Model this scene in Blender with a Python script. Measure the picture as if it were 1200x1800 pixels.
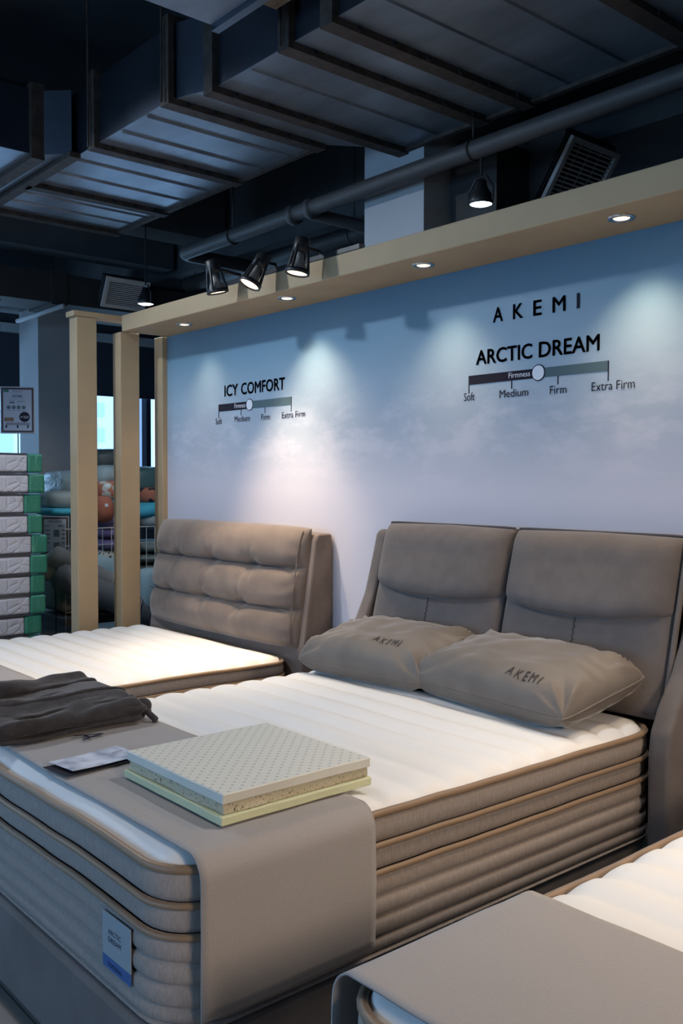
import bpy, bmesh, math, random
from mathutils import Vector, Matrix, noise as mnoise
random.seed(7)
for o in list(bpy.data.objects): bpy.data.objects.remove(o)
SC = bpy.context.scene
COL = SC.collection
PI = math.pi
R = math.radians

# ------------------------------------------------------------------ camera
FPX = 1645.0
PITCH, YAW, ROLL = R(-1.886), R(49.455), R(0.148)
CO = Vector((0, -3.1, 1.5))
fw = Vector((-math.sin(YAW)*math.cos(PITCH), math.cos(YAW)*math.cos(PITCH), math.sin(PITCH)))
rt0 = Vector((math.cos(YAW), math.sin(YAW), 0)); up0 = rt0.cross(fw)
rt = rt0*math.cos(ROLL) + up0*math.sin(ROLL)
up = -rt0*math.sin(ROLL) + up0*math.cos(ROLL)
cam = bpy.data.cameras.new('camera'); camo = bpy.data.objects.new('camera', cam); COL.objects.link(camo)
cam.sensor_fit = 'VERTICAL'; cam.sensor_height = 36.0; cam.sensor_width = 24.0
cam.lens = FPX/1800*36.0; cam.clip_start = 0.05; cam.clip_end = 300
m = Matrix((rt, up, -fw)).transposed().to_4x4(); m.translation = CO
camo.matrix_world = m
SC.camera = camo

def at(x, y, **k):
    d = fw + rt*((x-600)/FPX) - up*((y-900)/FPX)
    (ax, v), = k.items(); i = 'XYZ'.index(ax)
    return CO + d*((v-CO[i])/d[i])

# ------------------------------------------------------------------ world, exposure, large lights
W = bpy.data.worlds.new('World'); SC.world = W; W.use_nodes = True
bg = W.node_tree.nodes['Background']
bg.inputs[0].default_value = (0.40, 0.67, 1.0, 1); bg.inputs[1].default_value = 4.0
SC.view_settings.view_transform = 'Standard'; SC.view_settings.look = 'None'
SC.view_settings.exposure = 0.0; SC.view_settings.gamma = 1.0
SC.view_settings.use_curve_mapping = False

def area(name, loc, rot, sx, sy, power, color, portal=False):
    l = bpy.data.lights.new(name, 'AREA'); l.shape = 'RECTANGLE'; l.size = sx; l.size_y = sy
    l.energy = power; l.color = color
    o = bpy.data.objects.new(name, l); o.location = loc; o.rotation_euler = rot; COL.objects.link(o)
    if portal: l.cycles.is_portal = True
    return o
# daylight entering by the window band of the front wall (behind the viewer's left) and portals for the far windows
area('daylight_front_window', (-3.4, -6.9, 1.75), (R(90), 0, 0), 6.5, 1.6, 30, (0.08, 0.40, 1.0))
area('portal_left_window', (-9.42, -2.9, 1.7), (0, R(-90), 0), 1.5, 7.6, 1, (1, 1, 1), True)

# ------------------------------------------------------------------ materials
MATS = {}
def mat(name, col, rough=0.7, metal=0.0, var=0.0, vscale=8.0, bump=0.0, bscale=60.0, sheen=0.0, coat=0.0,
        emit=None, estr=0.0, col2=None, spec=0.5, stretch=None, trans=0.0, alpha=1.0, lo=.35, hi=.65):
    if name in MATS: return MATS[name]
    M = bpy.data.materials.new(name); M.use_nodes = True
    nt = M.node_tree; N = nt.nodes; L = nt.links
    b = N['Principled BSDF']
    b.inputs['Base Color'].default_value = (*col, 1)
    b.inputs['Roughness'].default_value = rough; b.inputs['Metallic'].default_value = metal
    b.inputs['Specular IOR Level'].default_value = spec
    if sheen:
        b.inputs['Sheen Weight'].default_value = sheen; b.inputs['Sheen Roughness'].default_value = 0.35
    if coat: b.inputs['Coat Weight'].default_value = coat; b.inputs['Coat Roughness'].default_value = 0.1
    if trans: b.inputs['Transmission Weight'].default_value = trans
    if alpha < 1: b.inputs['Alpha'].default_value = alpha
    if emit: b.inputs['Emission Color'].default_value = (*emit, 1); b.inputs['Emission Strength'].default_value = estr
    if var or bump:
        tc = N.new('ShaderNodeTexCoord'); mp = N.new('ShaderNodeMapping'); L.new(tc.outputs['Object'], mp.inputs[0])
        if stretch: mp.inputs['Scale'].default_value = stretch
    if var:
        n = N.new('ShaderNodeTexNoise'); n.inputs['Scale'].default_value = vscale; n.inputs['Detail'].default_value = 5
        L.new(mp.outputs[0], n.inputs[0])
        r = N.new('ShaderNodeValToRGB'); L.new(n.outputs[0], r.inputs[0])
        c2 = col2 or tuple(c*(1-var) for c in col); c1 = tuple(min(1, c*(1+var*0.6)) for c in col)
        r.color_ramp.elements[0].position = lo; r.color_ramp.elements[1].position = hi
        r.color_ramp.elements[0].color = (*c2, 1); r.color_ramp.elements[1].color = (*c1, 1)
        L.new(r.outputs[0], b.inputs['Base Color'])
    if bump:
        n2 = N.new('ShaderNodeTexNoise'); n2.inputs['Scale'].default_value = bscale; n2.inputs['Detail'].default_value = 4
        L.new(mp.outputs[0], n2.inputs[0])
        bp = N.new('ShaderNodeBump'); bp.inputs['Strength'].default_value = bump; bp.inputs['Distance'].default_value = 0.01
        L.new(n2.outputs[0], bp.inputs['Height']); L.new(bp.outputs[0], b.inputs['Normal'])
    MATS[name] = M
    return M

CREAM = mat('beige_paint', (0.42, 0.305, 0.180), 0.75, var=0.05, vscale=5, bump=0.03, bscale=150)
VELVET = mat('taupe_velvet', (0.160, 0.124, 0.106), 0.8, var=0.2, vscale=7, bump=0.08, bscale=25, sheen=0.35)
VELVET_D = mat('grey_taupe_fabric', (0.140, 0.120, 0.113), 0.85, var=0.10, vscale=14, bump=0.1, bscale=220, sheen=0.25)
PILLOWM = mat('taupe_pillowcase', (0.150, 0.125, 0.105), 0.62, var=0.15, vscale=6, bump=0.15, bscale=14, sheen=0.4)
KNIT = mat('white_knit', (0.74, 0.73, 0.72), 0.85, bump=0.06, bscale=300)
SIDEF = mat('taupe_woven_border', (0.29, 0.25, 0.228), 0.9, var=0.12, vscale=160, bump=0.15, bscale=300, stretch=(1, 1, 0.3))
PIPE_B = mat('bronze_piping', (0.235, 0.155, 0.095), 0.45, sheen=0.3)
RUNNER = mat('grey_felt_runner', (0.325, 0.298, 0.285), 0.92, var=0.05, vscale=260, bump=0.12, bscale=400, sheen=0.15)
BASEF = mat('dark_taupe_upholstery', (0.115, 0.105, 0.105), 0.8, var=0.2, vscale=5, bump=0.1, bscale=90, sheen=0.2)
THROW = mat('charcoal_fleece', (0.034, 0.029, 0.030), 0.95, var=0.25, vscale=30, bump=0.35, bscale=160, sheen=0.22)
BLACK = mat('black_plastic', (0.010, 0.010, 0.012), 0.45)
BLACKM = mat('matte_black', (0.012, 0.012, 0.013), 0.8)
GALV = mat('galvanised_steel', (0.20, 0.235, 0.29), 0.34, metal=0.4, var=0.25, vscale=3.0, bump=0.16, bscale=2.2, stretch=(0.6, 2.0, 1))
GALVS = mat('shade_dark_galvanised_steel', (0.16, 0.19, 0.25), 0.35, metal=1.0, var=0.2, vscale=3)  # same duct steel, darkened to carry the shade on the sides
FLANGE = mat('rusty_flange_steel', (0.060, 0.045, 0.038), 0.7, metal=0.3, var=0.35, vscale=20)
CONC = mat('dark_concrete', (0.075, 0.08, 0.09), 0.9, var=0.2, vscale=2.5, bump=0.15, bscale=10)
PIPEM = mat('grey_pipe_paint', (0.055, 0.052, 0.053), 0.55, var=0.1, vscale=8)
DUCTD = mat('black_duct_wrap', (0.022, 0.022, 0.024), 0.7, var=0.2, vscale=6)
COLP = mat('grey_column_paint', (0.38, 0.39, 0.41), 0.75, var=0.05, vscale=3)
WHITEP = mat('white_paint', (0.62, 0.64, 0.66), 0.7, var=0.04, vscale=3)
GRILLE = mat('grey_grille_paint', (0.50, 0.48, 0.47), 0.5)
INK = mat('dark_navy_print', (0.014, 0.014, 0.026), 0.8, spec=0.15)
TEALP = mat('grey_teal_print', (0.085, 0.135, 0.155), 0.8, spec=0.15)
PRINTW = mat('white_print', (0.70, 0.72, 0.78), 0.5)
CHROME = mat('brushed_silver', (0.6, 0.58, 0.55), 0.25, metal=1)
LAMPW = mat('warm_lamp_lens', (1, 0.9, 0.7), 0.3, emit=(1.0, 0.72, 0.42), estr=4)
LAMPC = mat('cool_lamp_lens', (0.9, 0.95, 1), 0.3, emit=(0.75, 0.92, 1.0), estr=16)

# ------------------------------------------------------------------ mesh helpers
def tag(o, label=None, cat=None, group=None, kind=None):
    if label: o['label'] = label
    if cat: o['category'] = cat
    if group: o['group'] = group
    if kind: o['kind'] = kind
    return o
def empty(name, loc=(0, 0, 0), label=None, cat=None, group=None, rz=0.0):
    o = bpy.data.objects.new(name, None); o.location = loc; o.rotation_euler = (0, 0, rz); o.empty_display_size = 0.1
    COL.objects.link(o); return tag(o, label, cat, group)
def link(name, me, m_, parent=None, smooth=False):
    if m_ is not None and not me.materials: me.materials.append(m_)
    if smooth:
        for p in me.polygons: p.use_smooth = True
    o = bpy.data.objects.new(name, me); COL.objects.link(o)
    if parent:
        o.parent = parent
    return o
def obj(name, bm, m_, parent=None, smooth=False):
    """links a bmesh given in WORLD coordinates; when it has a parent Empty the coordinates are made local"""
    if parent is not None:
        bm.transform(world_of(parent).inverted())
    bmesh.ops.recalc_face_normals(bm, faces=bm.faces)
    me = bpy.data.meshes.new(name); bm.to_mesh(me); bm.free()
    return link(name, me, m_, parent, smooth)
def world_of(o):
    M = Matrix.LocRotScale(o.location, o.rotation_euler, o.scale)
    return world_of(o.parent) @ M if o.parent else M
def BM(): return bmesh.new()
def box(bm, x0, x1, y0, y1, z0, z1, bev=0.0, seg=2):
    t = bmesh.new()
    v = [t.verts.new((x, y, z)) for z in (z0, z1) for y in (y0, y1) for x in (x0, x1)]
    for f in ((0, 2, 3, 1), (4, 5, 7, 6), (0, 1, 5, 4), (2, 6, 7, 3), (0, 4, 6, 2), (1, 3, 7, 5)): t.faces.new([v[i] for i in f])
    if bev: bmesh.ops.bevel(t, geom=t.edges[:], offset=bev, segments=seg, affect='EDGES', profile=0.5)
    merge(bm, t); return bm
def merge(bm, t):
    vm = {v: bm.verts.new(v.co) for v in t.verts}
    for f in t.faces: bm.faces.new([vm[v] for v in f.verts])
    t.free()
def bx(name, m_, parent, x0, x1, y0, y1, z0, z1, bev=0.0, seg=2):
    return obj(name, box(BM(), min(x0, x1), max(x0, x1), min(y0, y1), max(y0, y1), min(z0, z1), max(z0, z1), bev, seg), m_, parent)
def prism(bm, pts, a0, a1, axis='X', bev=0.0, seg=2):
    """pts: polygon in the other two axes (in order YZ, XZ or XY)"""
    t = bmesh.new()
    def mk(p, a):
        return {'X': (a, p[0], p[1]), 'Y': (p[0], a, p[1]), 'Z': (p[0], p[1], a)}[axis]
    A = [t.verts.new(mk(p, a0)) for p in pts]; B = [t.verts.new(mk(p, a1)) for p in pts]
    n = len(pts)
    t.faces.new(A[::-1]); t.faces.new(B)
    for i in range(n): t.faces.new((A[i], A[(i+1) % n], B[(i+1) % n], B[i]))
    bmesh.ops.recalc_face_normals(t, faces=t.faces)
    if bev: bmesh.ops.bevel(t, geom=t.edges[:], offset=bev, segments=seg, affect='EDGES', profile=0.5)
    merge(bm, t); return bm
def tube(bm, pts, rad, n=10, closed=False, cap=True, flat=None):
    pts = [Vector(p) for p in pts]; rings = []; N_ = len(pts)
    prev = None
    for i, p in enumerate(pts):
        if closed: d = pts[(i+1) % N_] - pts[i-1]
        else: d = pts[min(i+1, N_-1)] - pts[max(i-1, 0)]
        d.normalize()
        if prev is None:
            a = Vector((0, 0, 1)) if abs(d.z) < 0.9 else Vector((1, 0, 0))
            u = a.cross(d).normalized()
        else: u = (prev - d*prev.dot(d)).normalized()
        prev = u; w = d.cross(u)
        r_ = rad[i] if isinstance(rad, (list, tuple)) else rad
        rings.append([bm.verts.new(p + u*(r_*math.cos(2*PI*k/n)) + w*(r_*(flat or 1)*math.sin(2*PI*k/n))) for k in range(n)])
    M_ = N_ if closed else N_-1
    for i in range(M_):
        a, b = rings[i], rings[(i+1) % N_]
        for k in range(n): bm.faces.new((a[k], a[(k+1) % n], b[(k+1) % n], b[k]))
    if cap and not closed:
        bm.faces.new(rings[0][::-1]); bm.faces.new(rings[-1])
    return bm
def lathe(bm, prof, n=24, M_=None):
    """prof: (radius, z) list; revolve about z, then transform by M_"""
    rings = []
    for r_, z in prof:
        if r_ < 1e-6: rings.append([bm.verts.new((0, 0, z))])
        else: rings.append([bm.verts.new((r_*math.cos(2*PI*k/n), r_*math.sin(2*PI*k/n), z)) for k in range(n)])
    for a, b in zip(rings, rings[1:]):
        for k in range(n):
            k2 = (k+1) % n
            if len(a) == 1 and len(b) == 1: continue
            if len(a) == 1: bm.faces.new((a[0], b[k2], b[k]))
            elif len(b) == 1: bm.faces.new((a[k], a[k2], b[0]))
            else: bm.faces.new((a[k], a[k2], b[k2], b[k]))
    if M_ is not None: bmesh.ops.transform(bm, matrix=M_, verts=[v for g in rings for v in g])
    return bm
def grid(bm, nu, nv, fn, wrap=False):
    V = [[bm.verts.new(fn(i/(nu-1), j/(nv-1))) for i in range(nu)] for j in range(nv)]
    for j in range(nv-1):
        for i in range(nu-1): bm.faces.new((V[j][i], V[j][i+1], V[j+1][i+1], V[j+1][i]))
    return V
def align(d, loc=(0, 0, 0)):
    """matrix taking +Z to direction d"""
    M_ = Vector(d).to_track_quat('Z', 'Y').to_matrix().to_4x4(); M_.translation = Vector(loc); return M_
def nz(x, y, z=0.0): return mnoise.noise(Vector((x, y, z)))
def text_bm(body, weight=0.0, spacing=1.0):
    c = bpy.data.curves.new('t', 'FONT'); c.body = body; c.size = 1.0; c.offset = weight; c.space_character = spacing
    c.resolution_u = 3; c.extrude = 0.0; c.offset = 0.0
    o = bpy.data.objects.new('t', c); COL.objects.link(o)
    dg = bpy.context.evaluated_depsgraph_get(); dg.update()
    me = bpy.data.meshes.new_from_object(o.evaluated_get(dg))
    bpy.data.objects.remove(o); bpy.data.curves.remove(c)
    t = bmesh.new(); t.from_mesh(me); bpy.data.meshes.remove(me)
    xs = [v.co.x for v in t.verts]; ys = [v.co.y for v in t.verts]
    x0, x1, y0, y1 = min(xs), max(xs), min(ys), max(ys)
    for v in t.verts: v.co.x = (v.co.x-x0)/(x1-x0); v.co.y = (v.co.y-y0)/(y1-y0); v.co.z = 0
    if weight:                                   # heavier strokes: the outline laid down again a little to each side
        w = weight; asp = (y1-y0)/(x1-x0); src = t.copy()
        for dx, dy in ((-1, 0), (1, 0), (0, -1), (0, 1), (.7, .7), (-.7, .7), (.7, -.7), (-.7, -.7)):
            c2 = src.copy()
            for v in c2.verts: v.co.x += dx*w*asp; v.co.y += dy*w
            merge(t, c2)
        src.free()
    return t                                     # unit box 0..1 x 0..1
def text_on(name, body, m_, parent, fn, weight=0.0, spacing=1.0, sub=0):
    t = text_bm(body, weight, spacing)
    if sub:
        bmesh.ops.triangulate(t, faces=t.faces[:])
        bmesh.ops.subdivide_edges(t, edges=t.edges[:], cuts=sub, use_grid_fill=True)
    for v in t.verts: v.co = Vector(fn(v.co.x, v.co.y))
    return obj(name, t, m_, parent)

# ================================================================== SETTING
RX0, RX1, RY0, RY1, CEIL = -9.5, 3.2, -7.0, 4.6, 4.15
# floor: laminate planks
def floor_mat():
    M = bpy.data.materials.new('grey_laminate'); M.use_nodes = True; nt = M.node_tree; N = nt.nodes; L = nt.links
    b = N['Principled BSDF']; tc = N.new('ShaderNodeTexCoord'); br = N.new('ShaderNodeTexBrick')
    br.inputs['Scale'].default_value = 1.0; br.inputs['Brick Width'].default_value = 1.2; br.inputs['Row Height'].default_value = 0.19
    br.inputs['Mortar Size'].default_value = 0.003; br.inputs['Color1'].default_value = (0.20, 0.19, 0.18, 1); br.inputs['Color2'].default_value = (0.25, 0.235, 0.22, 1)
    br.inputs['Mortar'].default_value = (0.06, 0.055, 0.05, 1)
    L.new(tc.outputs['Object'], br.inputs[0]); L.new(br.outputs[0], b.inputs['Base Color']); b.inputs['Roughness'].default_value = 0.45
    return M
tag(bx('floor', floor_mat(), None, RX0-.2, RX1+.2, RY0-.2, RY1+.2, -0.1, 0), kind='structure')
tag(bx('ceiling', CONC, None, RX0-.2, RX1+.2, RY0-.2, RY1+.2, CEIL, CEIL+.2), kind='structure')

def mural_mat():
    M = bpy.data.materials.new('printed_snow_mountain_mural'); M.use_nodes = True; nt = M.node_tree; N = nt.nodes; L = nt.links
    b = N['Principled BSDF']; b.inputs['Roughness'].default_value = 0.42; b.inputs['Specular IOR Level'].default_value = 0.35
    tc = N.new('ShaderNodeTexCoord'); sp = N.new('ShaderNodeSeparateXYZ'); L.new(tc.outputs['Object'], sp.inputs[0])
    mr = N.new('ShaderNodeMapRange'); mr.inputs['From Min'].default_value = 0.9; mr.inputs['From Max'].default_value = 2.45
    L.new(sp.outputs['Z'], mr.inputs['Value'])
    rp = N.new('ShaderNodeValToRGB'); L.new(mr.outputs[0], rp.inputs[0]); cr = rp.color_ramp
    cr.elements[0].position = 0.0; cr.elements[0].color = (0.60, 0.575, 0.635, 1)
    cr.elements[1].position = 1.0; cr.elements[1].color = (0.075, 0.155, 0.235, 1)
    for p, c in ((0.35, (0.57, 0.555, 0.625)), (0.55, (0.45, 0.48, 0.56)), (0.72, (0.29, 0.39, 0.48)), (0.86, (0.16, 0.28, 0.38))):
        e = cr.elements.new(p); e.color = (*c, 1)
    # mountains: a noisy band half-way up the print
    n1 = N.new('ShaderNodeTexNoise'); n1.inputs['Scale'].default_value = 4.2; n1.inputs['Detail'].default_value = 10; n1.inputs['Roughness'].default_value = 0.62
    mp = N.new('ShaderNodeMapping'); mp.inputs['Scale'].default_value = (1.0, 1.0, 2.2); L.new(tc.outputs['Object'], mp.inputs[0]); L.new(mp.outputs[0], n1.inputs[0])
    r2 = N.new('ShaderNodeValToRGB'); L.new(n1.outputs[0], r2.inputs[0])
    r2.color_ramp.elements[0].position = 0.46; r2.color_ramp.elements[0].color = (1, 1, 1, 1)
    r2.color_ramp.elements[1].position = 0.60; r2.color_ramp.elements[1].color = (0, 0, 0, 1)
    band = N.new('ShaderNodeValToRGB'); L.new(mr.outputs[0], band.inputs[0]); cb = band.color_ramp
    cb.elements[0].position = 0.36; cb.elements[0].color = (0, 0, 0, 1); cb.elements[1].position = 0.80; cb.elements[1].color = (0, 0, 0, 1)
    e = cb.elements.new(0.56); e.color = (0.42, 0.42, 0.42, 1)
    mul = N.new('ShaderNodeMath'); mul.operation = 'MULTIPLY'; L.new(r2.outputs[0], mul.inputs[0]); L.new(band.outputs[0], mul.inputs[1])
    mx = N.new('ShaderNodeMixRGB'); mx.inputs['Color2'].default_value = (0.20, 0.285, 0.37, 1)
    L.new(mul.outputs[0], mx.inputs[0]); L.new(rp.outputs[0], mx.inputs[1])
    L.new(mx.outputs[0], b.inputs['Base Color'])
    n2 = N.new('ShaderNodeTexNoise'); n2.inputs['Scale'].default_value = 350; L.new(tc.outputs['Object'], n2.inputs[0])
    bp = N.new('ShaderNodeBump'); bp.inputs['Strength'].default_value = 0.05; bp.inputs['Distance'].default_value = 0.002
    L.new(n2.outputs[0], bp.inputs['Height']); L.new(bp.outputs[0], b.inputs['Normal'])
    return M
wall_back = tag(bx('wall_back', mural_mat(), None, -5.365, RX1, 0.0, 0.12, 0, 2.53), kind='structure')
wall_back['label'] = 'mural display wall printed with pale blue snowy mountains'

# soffit shelf over the mural wall
SOF = tag(bx('trim_1', CREAM, None, -5.36, RX1, -0.325, 0.14, 2.43, 2.53, 0.006), kind='structure')
SOF['label'] = 'beige soffit running along the top of the mural wall'
# slatted beige divider at the wall's far end: three posts and a head piece
pd = empty('post_divider', (-5.42, -0.3, 0), 'beige divider of upright posts at the far end of the mural wall', 'room divider')
for y0, y1 in ((-0.619, -0.488), (-0.329, -0.198), (-0.034, 0.13)):
    bx('post', CREAM, pd, -5.472, -5.366, y0, y1, 0, 2.43 if y0 > -0.4 else 2.495, 0.004)
bx('head_rail', CREAM, pd, -5.475, -5.3615, -0.64, -0.20, 2.4955, 2.528, 0.003)

# outer walls
def wall(name, m_, *a): return tag(bx(name, m_, None, *a), kind='structure')
DARKW = mat('dark_grey_wall', (0.075, 0.085, 0.10), 0.85, var=0.1, vscale=2)
wall('wall_right', DARKW, RX1, RX1+.2, RY0, RY1, 0, CEIL)
wall('wall_rear', DARKW, RX0, RX1, RY1, RY1+.2, 0, CEIL)
bm = BM()
for a in ((RX0, RX1, RY0-.2, RY0, 0, 0.9), (RX0, RX1, RY0-.2, RY0, 2.6, CEIL), (RX0, -6.7, RY0-.2, RY0, .9, 2.6), (-0.1, RX1, RY0-.2, RY0, .9, 2.6)): box(bm, *a)
tag(obj('wall_front', bm, DARKW), kind='structure')
bm = BM()
WZ0, WZ1 = 0.95, 2.97
for a in ((RX0-.2, RX0, RY0, RY1, 0, WZ0), (RX0-.2, RX0, RY0, RY1, WZ1, CEIL), (RX0-.2, RX0, RY0, -6.6, WZ0, WZ1), (RX0-.2, RX0, 1.05, 1.4, WZ0, WZ1), (RX0-.2, RX0, 3.6, RY1, WZ0, WZ1)): box(bm, *a)
tag(obj('wall_left', bm, DARKW), kind='structure')
FRAMEM = mat('dark_window_frame', (0.03, 0.035, 0.06), 0.4)
FRAMEL = mat('pale_window_frame', (0.30, 0.34, 0.45), 0.4)
def glass_mat():
    M = bpy.data.materials.new('window_glass'); M.use_nodes = True; nt = M.node_tree
    b = nt.nodes['Principled BSDF']; o = nt.nodes['Material Output']
    t = nt.nodes.new('ShaderNodeBsdfTransparent'); t.inputs[0].default_value = (0.93, 0.97, 1, 1)
    g = nt.nodes.new('ShaderNodeBsdfGlossy'); g.inputs['Roughness'].default_value = 0.02
    mx = nt.nodes.new('ShaderNodeMixShader'); mx.inputs[0].default_value = 0.05
    nt.links.new(t.outputs[0], mx.inputs[1]); nt.links.new(g.outputs[0], mx.inputs[2]); nt.links.new(mx.outputs[0], o.inputs[0])
    nt.nodes.remove(b); return M
GLASS = glass_mat()
def window(name, y0, y1, mull):
    w = tag(empty(name, (RX0-.1, (y0+y1)/2, WZ0)), kind='structure')
    bm = BM(); x0, x1 = RX0-.14, RX0-.06
    for a in ((x0, x1, y0, y1, WZ0, WZ0+.05), (x0, x1, y0, y1, WZ1-.05, WZ1), (x0, x1, y0, y0+.04, WZ0, WZ1), (x0, x1, y1-.04, y1, WZ0, WZ1)): box(bm, *a)
    obj('window_frame', bm, FRAMEM, w)
    ys = [y0+.04]+mull+[y1-.04]
    for yy in mull:
        bx('mullion', FRAMEM, w, x0, x1, yy-.025, yy+.025, WZ0+.05, WZ1-.05)
        bx('mullion', FRAMEL, w, x0+.01, x1-.01, yy-.085, yy-.026, WZ0+.05, WZ1-.05)
    for a, b_ in zip(ys, ys[1:]): bx('pane', GLASS, w, RX0-.105, RX0-.10, a, b_, WZ0+.05, WZ1-.05)
    return w
window('window_1', -6.6, 1.05, [-5.0, -3.4, -1.8, -0.2])
window('window_2', 1.4, 3.6, [2.186])
BLIND = mat('dark_blind_cloth', (0.055, 0.063, 0.085), 0.9, var=0.08, vscale=3)
for y0, y1, lb in ((-6.6, 1.05, 'long dark roller blind half lowered over the window beside the pale column'), (1.4, 3.6, 'dark roller blind seen between the beige posts')):
    rb = empty('roller_blind', (RX0+.05, (y0+y1)/2, 2.44), lb, 'blind')
    bx('blind_cloth', BLIND, rb, RX0+.03, RX0+.036, y0+.01, y1-.01, 2.44, 3.0)
    bx('bottom_bar', FRAMEM, rb, RX0+.022, RX0+.044, y0+.01, y1-.01, 2.42, 2.4395)
    bx('cassette', WHITEP, rb, RX0+.002, RX0+.09, y0, y1, 3.0005, 3.09)

# distant apartment blocks behind the glass
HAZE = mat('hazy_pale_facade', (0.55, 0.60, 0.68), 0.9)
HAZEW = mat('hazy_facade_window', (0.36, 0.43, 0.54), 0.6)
def block(px, X, wy, wx, h, nfl, ncol, label):
    c = at(px, 780, X=X); y0 = c.y-wy/2; z0 = -22
    b = empty('apartment_block', (X, c.y, z0), label, 'building', 'apartment blocks outside the windows')
    bx('facade', HAZE, b, X-wx, X, y0, y0+wy, z0, h)
    dz = 3.0; dy = wy/ncol
    me = None
    for i in range(nfl):
        for j in range(ncol):
            z1 = h-1.2-i*dz
            yy = y0+dy*(j+.25)
            if me is None:
                w = bx('window', HAZEW, b, X-.05, X+.12, yy, yy+dy*.5, z1-1.6, z1); me = w; w0 = (yy, z1)
            else:
                w = me.copy(); COL.objects.link(w); w.location = me.location + Vector((0, yy-w0[0], z1-w0[1]))
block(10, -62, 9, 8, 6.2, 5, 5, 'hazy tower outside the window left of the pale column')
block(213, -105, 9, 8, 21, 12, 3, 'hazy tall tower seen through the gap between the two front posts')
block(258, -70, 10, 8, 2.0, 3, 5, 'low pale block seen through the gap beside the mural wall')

# columns
cl = tag(bx('concrete_column', COLP, None, -8.0, -7.6, 0.072, 0.50, 0, 2.95), 'pale painted square column standing by the far windows', 'column')
cr_ = tag(bx('concrete_column', COLP, None, -3.79, -3.345, 0.3, 1.045, 0, CEIL-.002), 'pale square column rising behind the mural wall', 'column')

# ================================================================== CEILING SERVICES
def flange_ring(name, parent, axis, pos, a0, a1, z0, z1, w=0.035, d=0.03, m_=None):
    """angle-iron frame round a duct section: axis X means the duct runs along X"""
    bm = BM()
    segs = ((a0-d, a1+d, z0-d, z0), (a0-d, a1+d, z1, z1+d), (a0-d, a0, z0, z1), (a1, a1+d, z0, z1))
    for p, q, r_, s in segs:
        if axis == 'X': box(bm, pos-w, pos+w, p, q, r_, s)
        else: box(bm, p, q, pos-w, pos+w, r_, s)
    return obj(name, bm, m_ or FLANGE, parent)
ZB, ZT = 3.2, 3.53
md = empty('air_duct', (-3.6, -0.4, ZB), 'long galvanised rectangular air duct with brown flanges above the beds', 'duct')
def duct_piece(pts, nm='duct_section', z0=ZB, z1=ZT, parent=md):
    """plan polygon extruded; bottom sheet its own part"""
    bm = prism(BM(), pts, z0+.002, z1, 'Z'); obj('duct_body', bm, GALVS, parent)
    bm = prism(BM(), pts, z0-.001, z0+.0015, 'Z'); obj('bottom_sheet', bm, GALV, parent)
segA = [(-5.9, -5.27), (-5.27, -4.45), (-4.45, -3.72)]
for a, b_ in segA: duct_piece([(a, -.93), (b_, -.93), (b_, -.09), (a, -.09)])
duct_piece([(-3.72, -.93), (-3.49, -.85), (-3.49, .27), (-3.72, -.09)])
for a, b_ in ((-3.49, -2.95), (-2.95, -2.69), (-2.69, -1.90), (-1.90, -.9), (-.9, .6)): duct_piece([(a, -.85), (b_, -.85), (b_, .27), (a, .27)])
for x in (-5.9, -5.27, -4.45, -3.72): flange_ring('flange', md, 'X', x, -.93, -.09, ZB, ZT)
for x in (-3.49, -2.95, -2.69, -1.90, -.9): flange_ring('flange', md, 'X', x, -.85, .27, ZB, ZT)
# folded cross seams pressed in the sheets
def ridge(parent, axis, pos, a0, a1, z):
    bm = prism(BM(), [(pos-.009, z), (pos+.009, z), (pos+.003, z-.009)], a0, a1, 'Y' if axis == 'X' else 'X'); return obj('seam', bm, GALV, parent)
for x in (-5.65, -5.45, -4.98, -4.72, -4.2, -3.95): ridge(md, 'X', x, -.92, -.10, ZB-.001)
for x in (-3.22, -2.45, -2.18, -1.6, -1.25): ridge(md, 'X', x, -.84, .26, ZB-.001)
# long corner angles under the duct edges
bx('edge_angle', FLANGE, md, -5.9, -3.76, -.089, -.06, ZB-.02, ZB+.03)
bx('edge_angle', FLANGE, md, -3.45, .6, .271, .30, ZB-.02, ZB+.03)
# branch leaving the far end to the left
duct_piece([(-5.85, -.962), (-5.85, -4.2), (-4.8, -4.2), (-4.8, -1.10), (-4.67, -.962)])
for y in (-1.10, -2.3, -3.4): flange_ring('flange', md, 'Y', y, -5.85, -4.8, ZB, ZT)
bx('flange', FLANGE, md, -5.85, -4.62, -.995, -.935, ZB-.03, ZB-.002)
for y in (-1.6, -1.95, -2.8): ridge(md, 'Y', y, -5.84, -4.81, ZB-.001)
for x, y in ((-4.45, -.975), (-3.72, -.975), (-2.95, -.895), (-5.27, -.05), (-2.69, .315)):
    obj('hanger_rod', tube(BM(), [(x, y, ZB-.02), (x, y, CEIL)], 0.006, 6), FLANGE, md)
# rivets / bolts on the flanges (tiny): one part
bm = BM()
for x in (-5.27, -4.45, -3.72, -3.49, -2.95, -2.69, -1.90):
    y0, y1 = (-.93, -.09) if x < -3.6 else (-.85, .27)
    for k in range(6):
        y = y0 + (y1-y0)*(k+.5)/6
        box(bm, x+.036, x+.046, y-.009, y+.009, ZB-.026, ZB-.008)
tag(obj('flange_bolts', bm, BLACKM, md), kind='stuff')

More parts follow.
